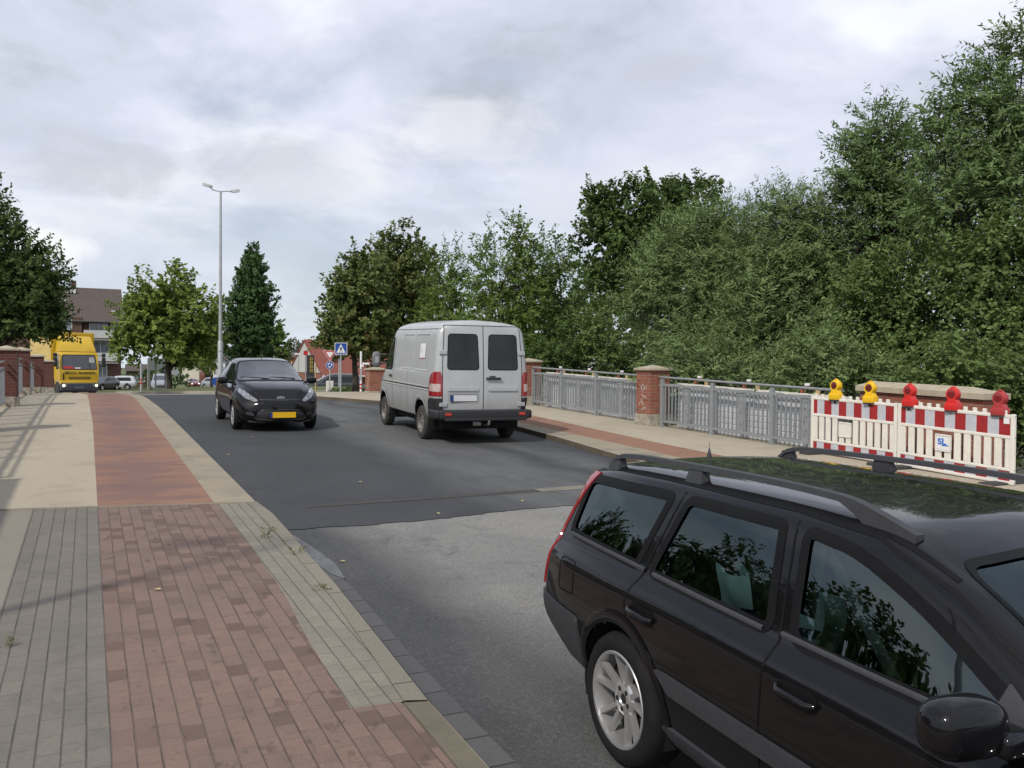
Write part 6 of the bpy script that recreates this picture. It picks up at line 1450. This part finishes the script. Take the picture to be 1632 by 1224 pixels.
tree('shrub', 780, 34, [(760, 580, 50, 36), (830, 585, 40, 34), (700, 570, 40, 40)], 8000, .12, .08, L_LOC, 'low shrub behind the van roof under the feathery trees', 23, r0=.05, cat='bush', gap=.3)
tree('hedge', 555, 43, [(535, 628, 12, 7), (555, 627, 16, 8), (578, 627, 10, 8)], 2600, .08, .06, L_BUSH, 'low hedge at the foot of the crossing sign', 24, zb=float(G(42)), r0=.03, cat='hedge', gap=.1, shoot=.15)
tree('hedge', 225, 122, [(205, 606, 14, 12), (228, 604, 16, 14), (245, 600, 14, 14), (285, 606, 20, 10)], 2600, .26, .2, L_HORN, 'dark hedge behind the banded grey post on the left', 25, r0=.06, cat='hedge', gap=.1, shoot=.4, zb=-1.2)
tree('far_tree', 480, 150, [(470, 572, 22, 20), (500, 580, 25, 16), (445, 585, 16, 14)], 3000, .55, .4, L_FARW, 'distant trees between the flag pole and the red roofed building', 26, r0=.15, shoot=1.)
tree('far_tree', 305, 210, [(290, 572, 22, 20), (325, 568, 26, 22), (350, 575, 20, 20)], 3200, .7, .5, L_DARK, 'distant dark trees closing the far street', 27, r0=.2, shoot=1.4)
# trees of the left bank, beyond the frame, seen mirrored in the estate car's windows
for i, (x, y, s) in enumerate(((-10.5, 13., 1.2), (-11.5, 20., 1.3), (-10.5, 28, 1.35))):
    t = thing('bank_tree', (x, y, -3.2), 0, ('bushy tree on the left river bank, first of three outside the photo', 'bushy tree on the left river bank, second of three outside the photo', 'bushy tree on the left river bank, third of three outside the photo')[i], 'tree')
    bl = [((0, 0, 4.6*s), (2.6*s, 2.8*s, 2.2*s)), ((.8, 1.5, 5.6*s), (1.8, 1.8, 1.6)), ((-.6, -1.6, 5.2*s), (1.9, 1.9, 1.7)), ((0, 0, 6.6*s), (1.3, 1.5, 1.3))]
    leaves('crown', bl, 24000, .20, .14, L_MAPLE, t, 60+i, gap=.08)
    branches(t, (0, 0, 0), [b[0] for b in bl], .16, 60+i, M_BARK)
def far_wood():
    r = np.random.default_rng(5); B = []
    for az in np.arange(-40, 80, 1.6):
        if 4.5 < az < 7.5: continue
        D = 300+r.random()*60; a = radians(az); h = 4+5*r.random()
        B.append(((D*sin(a), D*cos(a), -2.5+h*.5), (6+3*r.random(), 6., h)))
    o, _ = leaves('far_woods', B, 16000, 1.5, 1.1, L_FARW, None, 77, per=10, shoot=2., gap=.1)
    tag(o, 'line of distant woods along the horizon', 'woods', kind='stuff')
far_wood()

# ------------------------------------------------------------------ buildings
M_HBR = brick('house_brick', [(0., (.12, .062, .045)), (.5, (.15, .078, .055)), (1., (.105, .058, .045))], (.13, .11, .095), .25, .08, .008, .9)
M_RBR = brick('red_house_brick', [(0., (.27, .10, .065)), (.5, (.31, .12, .075)), (1., (.24, .09, .06))], (.26, .2, .16), .25, .08, .008, .9)
def m_tiles(name, c1, c2, sx, sz):
    n = NT(name); s = n.N.new('ShaderNodeSeparateXYZ'); n.L.new(n.coord(), s.inputs[0])
    a = n.math('PINGPONG', n.math('MULTIPLY', s.outputs[0], sx), .5); b = n.math('FRACT', n.math('MULTIPLY', s.outputs[2], sz))
    h = n.math('ADD', a, n.math('MULTIPLY', b, .6)); col = n.mix(n.noise(1.3, 5, .65), c1, c2)
    col = n.mix(n.ramp(n.noise(7, 4, .7), [(.4, 0.), (.75, .6)]), col, tuple(x*.6 for x in c1))
    n.set(Base_Color=col, Roughness=.8); n.bump(h, .8, .05); return n.m
M_RT = m_tiles('roof_tiles_brown', (.075, .058, .05), (.11, .085, .072), 3.2, 3.4); M_RTR = m_tiles('roof_tiles_red', (.20, .058, .042), (.255, .08, .055), 3.2, 3.4)
M_WINF = plain('window_frame', (.68, .68, .66), (.6, .6, .58), 5, .5); M_BALC = plain('balcony_panel', (.50, .50, .49), (.44, .44, .43), 2, .6); M_PANE = plain('window_pane', (.10, .12, .14), (.26, .28, .30), .8, .08, coat=1.)
def window(parent, x, y, z, w, h, nm='window', div=1):
    f = MB(); b = .07
    f.box((x, y-.03, z+h/2-b/2), (w, .10, b)); f.box((x, y-.03, z-h/2+b/2), (w, .10, b)); f.box((x-w/2+b/2, y-.03, z), (b, .10, h-2*b)); f.box((x+w/2-b/2, y-.03, z), (b, .10, h-2*b))
    for k in range(1, div+1): f.box((x-w/2+w*k/(div+1), y-.03, z), (b*.9, .09, h-2*b))
    o = f.build(nm, M_WINF, parent); p = MB(); p.box((x, y+.0, z), (w-.1, .05, h-.1)); p.build('pane', M_PANE, o); return o
def flats():
    D = 105.; k = D/1411; B = at(193, 622, D); rz = math.atan2(B.y, B.x)-pi/2+.06
    t = thing('apartment_block', B, rz, 'three storey brown brick apartment block with white balconies behind the yellow lorry', 'building')
    X = lambda px: (px-193)*k; Z = lambda y: (622-y)*k
    he, hr, dp, L = Z(508), 12.3, 9.5, 19.
    m = MB(); m.box((-2.1, dp/2, he/2-.6), (4.2, dp, he+1.2)); m.box((-4.2-(L-4.2)/2, dp/2-.35, he/2-.6), (L-4.2, dp+.7, he+1.2)); 
    m.add([(0, 0, he), (0, dp, he), (0, dp/2, hr-.15)], [(0, 1, 2)]); m.build('wall', M_HBR, t)
    r = MB(); ov = .45; sl = (hr-he)/(dp/2); th = .18
    pr = [(-ov-.35, he-sl*(ov+.1)), (dp/2, hr), (dp+ov, he-sl*ov), (dp+ov, he-sl*ov-th), (dp/2, hr-th), (-ov-.35, he-sl*(ov+.1)-th)]
    vs = [(x, y, z) for x in (-L-.3, .3) for y, z in pr]; r.add(vs, [tuple(range(6)), tuple(range(6, 12))[::-1]]+[(j, (j+1) % 6, 6+(j+1) % 6, 6+j) for j in range(6)]); ro = r.build('roof', M_RT, t)
    gt = MB(); gt.tube([(-L-.3, -ov-.42, he-sl*(ov+.1)-.08), (.3, -ov-.42, he-sl*(ov+.1)-.08)], .08, 8); gt.build('gutter', M_DARK, t)
    c = MB(); cx = X(126.5); c.box((cx, dp/2, hr+.2), (.55, .6, 1.2), .02); c.build('chimney', M_HBR, ro); c = MB(); c.box((cx-.3, dp/2-1.0, hr-.55), (1., .5, .5), .03); c.build('chimney_foot', M_WINF, ro)
    for px, py in ((182, 494), (112, 474)):
        yy = (Z(py)-he)/sl; s = MB(); s.box((X(px), max(.3, yy*.75), he+sl*max(.3, yy*.75)+.12), (.45, .4, .12), .02); s.build('skylight', M_WINF, ro)
    window(t, X(160.5), 0, Z(521), 2.0, 1.25, div=1); window(t, X(163), 0, Z(555), 2.0, 1.5, div=1); window(t, X(166), 0, Z(591), 1.0, 1.6, div=1); window(t, X(184), 0, Z(521), .9, 1.2, div=0)
    for px, py in ((111, 519), (111, 555), (85, 519), (85, 555), (111, 591)): window(t, X(px), -.7, Z(py), 1.8, 1.3, div=1)
    for a, b, y0, y1 in ((139.5, 181, 528, 540), (147, 188, 563, 576)):
        m = MB(); xa, xb = X(a), X(b); m.box(((xa+xb)/2, -1.35, Z((y0+y1)/2)), (xb-xa, .06, Z(y0)-Z(y1)), .01); m.box((xb, -.68, Z((y0+y1)/2)), (.06, 1.3, Z(y0)-Z(y1)), .01); m.box((xa, -.68, Z((y0+y1)/2)), (.06, 1.3, Z(y0)-Z(y1)), .01)
        bo = m.build('balcony', M_BALC, t); m = MB(); m.box(((xa+xb)/2, -.7, Z(y1)-.2), (xb-xa+.1, 1.45, .16), .01); m.build('balcony_floor', plain('balcony_slab', (.26, .26, .25), (.2, .2, .2), 3, .8), bo)
    m = MB(); m.tube([(X(139), -.1, he-.3), (X(139), -.1, 0)], .05, 6); m.build('downpipe', M_DARK, t)
flats()
def annex():
    D = 128.; k = D/1411; B = at(242, 618, D); t = thing('brick_annex', B, math.atan2(B.y, B.x)-pi/2, 'low brick house with a brown roof to the right of the apartment block', 'building')
    w, h, d = 3.4, 2.4, 6.; m = MB(); m.box((-w/2, d/2, h/2-.5), (w, d, h+1)); m.build('wall', M_HBR, t)
    r = MB(); r.add([(-w-.2, -.3, h), (.2, -.3, h), (.2, d/2, h+1.0), (-w-.2, d/2, h+1.0), (-w-.2, d+.3, h), (.2, d+.3, h)], [(0, 1, 2, 3), (3, 2, 5, 4), (0, 3, 4), (1, 5, 2), (0, 4, 5, 1)]); r.build('roof', M_RT, t)
    window(t, -1.6, 0, 1.3, 1.4, 1.0)
annex()
def restaurant():
    D = 75.; C = at(511, 650, D); f = Vector((C.x, C.y, 0)).normalized(); rgt = Vector((f.y, -f.x, 0))
    a = radians(24); ex = rgt*cos(a)+f*sin(a); rz = math.atan2(ex.y, ex.x)
    t = thing('gable_house', C, rz, 'brick house with a steep red tiled roof and white gable left of the van', 'building')
    k = D/1411; he = (650-594)*k; w = 6.6; L = 12.; hr = (650-545)*(D+3)/1411
    # local x along the ridge, local y into the depth; gable at x = 0
    m = MB(); m.box((L/2, w/2, he/2-.5), (L, w, he+1.)); m.build('wall', M_RBR, t)
    g = MB(); g.add([(-.06, -.35, he), (-.06, w+.35, he), (-.06, w/2, hr-.05), (.1, -.35, he), (.1, w+.35, he), (.1, w/2, hr-.05)], [(0, 2, 1), (3, 4, 5), (0, 1, 4, 3)]); g.build('white_gable', plain('gable_boards', (.48, .48, .46), (.44, .44, .42), 2, .6), t)
    r = MB(); sl = (hr-he)/(w/2+.35)
    pr = [(-.55, he-.18), (w/2, hr+.05), (w+.55, he-.18), (w+.55, he-.36), (w/2, hr-.16), (-.55, he-.36)]
    vs = [(x, y, z) for x in (-.12, L+.3) for y, z in pr]; r.add(vs, [tuple(range(6)), tuple(range(6, 12))[::-1]]+[(j, (j+1) % 6, 6+(j+1) % 6, 6+j) for j in range(6)]); ro = r.build('roof', M_RTR, t)
    q = MB(); q.tube([(-.12, -.6, he-.30), (L+.3, -.6, he-.30)], .07, 8); q.build('gutter', M_WINF, t)
    s = MB(); s.box((1.6, .9, he+sl*1.2+.5), (.14, .5, .95)); s.build('roof_vent', plain('vent_brown', (.10, .03, .02), (.08, .025, .02), 3, .7), ro)
    m = MB(); m.box((7., -.02, he-.75), (3.2, .05, .14)); m.build('fascia_sign', M_WINF, t)
    window(t, 4., -.01, 1.4, 1.6, 1.1); window(t, 8.5, -.01, 1.4, 1.6, 1.1)
restaurant()
def small_house(px, y, D, w, h, hr, wm, rm, label):
    B = at(px, y, D); t = thing('far_house', B, math.atan2(B.y, B.x)-pi/2, label, 'house'); d = 7.
    m = MB(); m.box((0, d/2, h/2-.5), (w, d, h+1)); m.build('wall', wm, t)
    r = MB(); r.add([(-w/2-.2, -.3, h), (w/2+.2, -.3, h), (w/2+.2, d/2, hr), (-w/2-.2, d/2, hr), (-w/2-.2, d+.3, h), (w/2+.2, d+.3, h)], [(0, 1, 2, 3), (3, 2, 5, 4), (0, 3, 4), (1, 5, 2), (0, 4, 5, 1)]); r.build('roof', rm, t)
    for x in (-w*.25, w*.25): window(t, x, 0, h*.55, w*.2, h*.4)
small_house(336, 605, 190, 7, 3., 5.6, M_BALC, plain('slate', (.05, .05, .07), (.06, .06, .08), 3, .7), 'far house with a dark slate roof left of the tall lamp pole')
small_house(348, 607, 150, 2.2, 3.4, 4.4, M_WINF, M_RT, 'narrow far white house right behind the tall lamp pole')
small_house(455, 600, 120, 5, 2.6, 3.4, M_RBR, M_RT, 'low far house beyond the roof of the black hatchback')

# ------------------------------------------------------------------ small growth and litter
M_WEED = m_leaf('leaf_weed', (.11, .12, .04), (.15, .155, .055), (.20, .19, .085), .3)
for i, (px, py, s, lb) in enumerate(((432, 846, .10, 'dry green weed in the kerb joint nearest the deck'), (424, 857, .06, 'small weed tuft in the kerb joint, between two bigger tufts'), (474, 882, .09, 'weed tuft at the kerb edge midway down the light paving'), (519, 940, .08, 'weed tuft by the kerb stone end lower on the light paving'), (3, 1030, .07, 'weed tuft at the left edge of the grey paving'))):
    v = _f+(px-816)/1411*_r-(py-612)/1411*_u
    # walk the ray down to the paving
    s_ = 1.
    while CAMZ+v[2]*s_ > float(G(v[1]*s_))+.09: s_ += .01
    t = thing('weed', (v[0]*s_, v[1]*s_, float(G(v[1]*s_))+.088), 0, lb, 'weed')
    leaves('tuft', [((0, 0, .012), (s*.9, s*.6, .018))], 60, .026, .008, M_WEED, t, 90+i, per=6, shoot=.03, gap=0., up=.8)
M_LEAFY = plain('fallen_leaf', (.45, .38, .16), (.35, .28, .12), 20, .7)
lf0 = None
for i, (px, py) in enumerate(((573, 770), (833, 800), (545, 897), (940, 725), (402, 698), (363, 726), (699, 820), (1005, 905), (960, 812), (250, 942))):
    v = _f+(px-816)/1411*_r-(py-612)/1411*_u; s_ = 1.; z0 = .085 if px == 250 else 0.
    while CAMZ+v[2]*s_ > float(G(v[1]*s_))+z0: s_ += .01
    loc = (v[0]*s_, v[1]*s_, float(G(v[1]*s_))+.012+z0)
    if lf0 is None:
        m = MB(); m.add([(-.035, 0, 0), (-.012, -.016, .006), (.018, -.014, .003), (.04, 0, .008), (.015, .017, .010), (-.015, .014, .002)], [(0, 1, 5), (1, 2, 4, 5), (2, 3, 4)])
        lf0 = m.build('fallen_leaf', M_LEAFY); lf0.location = loc; tag(lf0, 'small pale fallen leaf lying flat on the asphalt or paving', 'leaf', 'fallen leaves on the road')
    else:
        c = lf0.copy(); COL.objects.link(c); c.location = loc; c.rotation_euler = (0, 0, i*1.3)
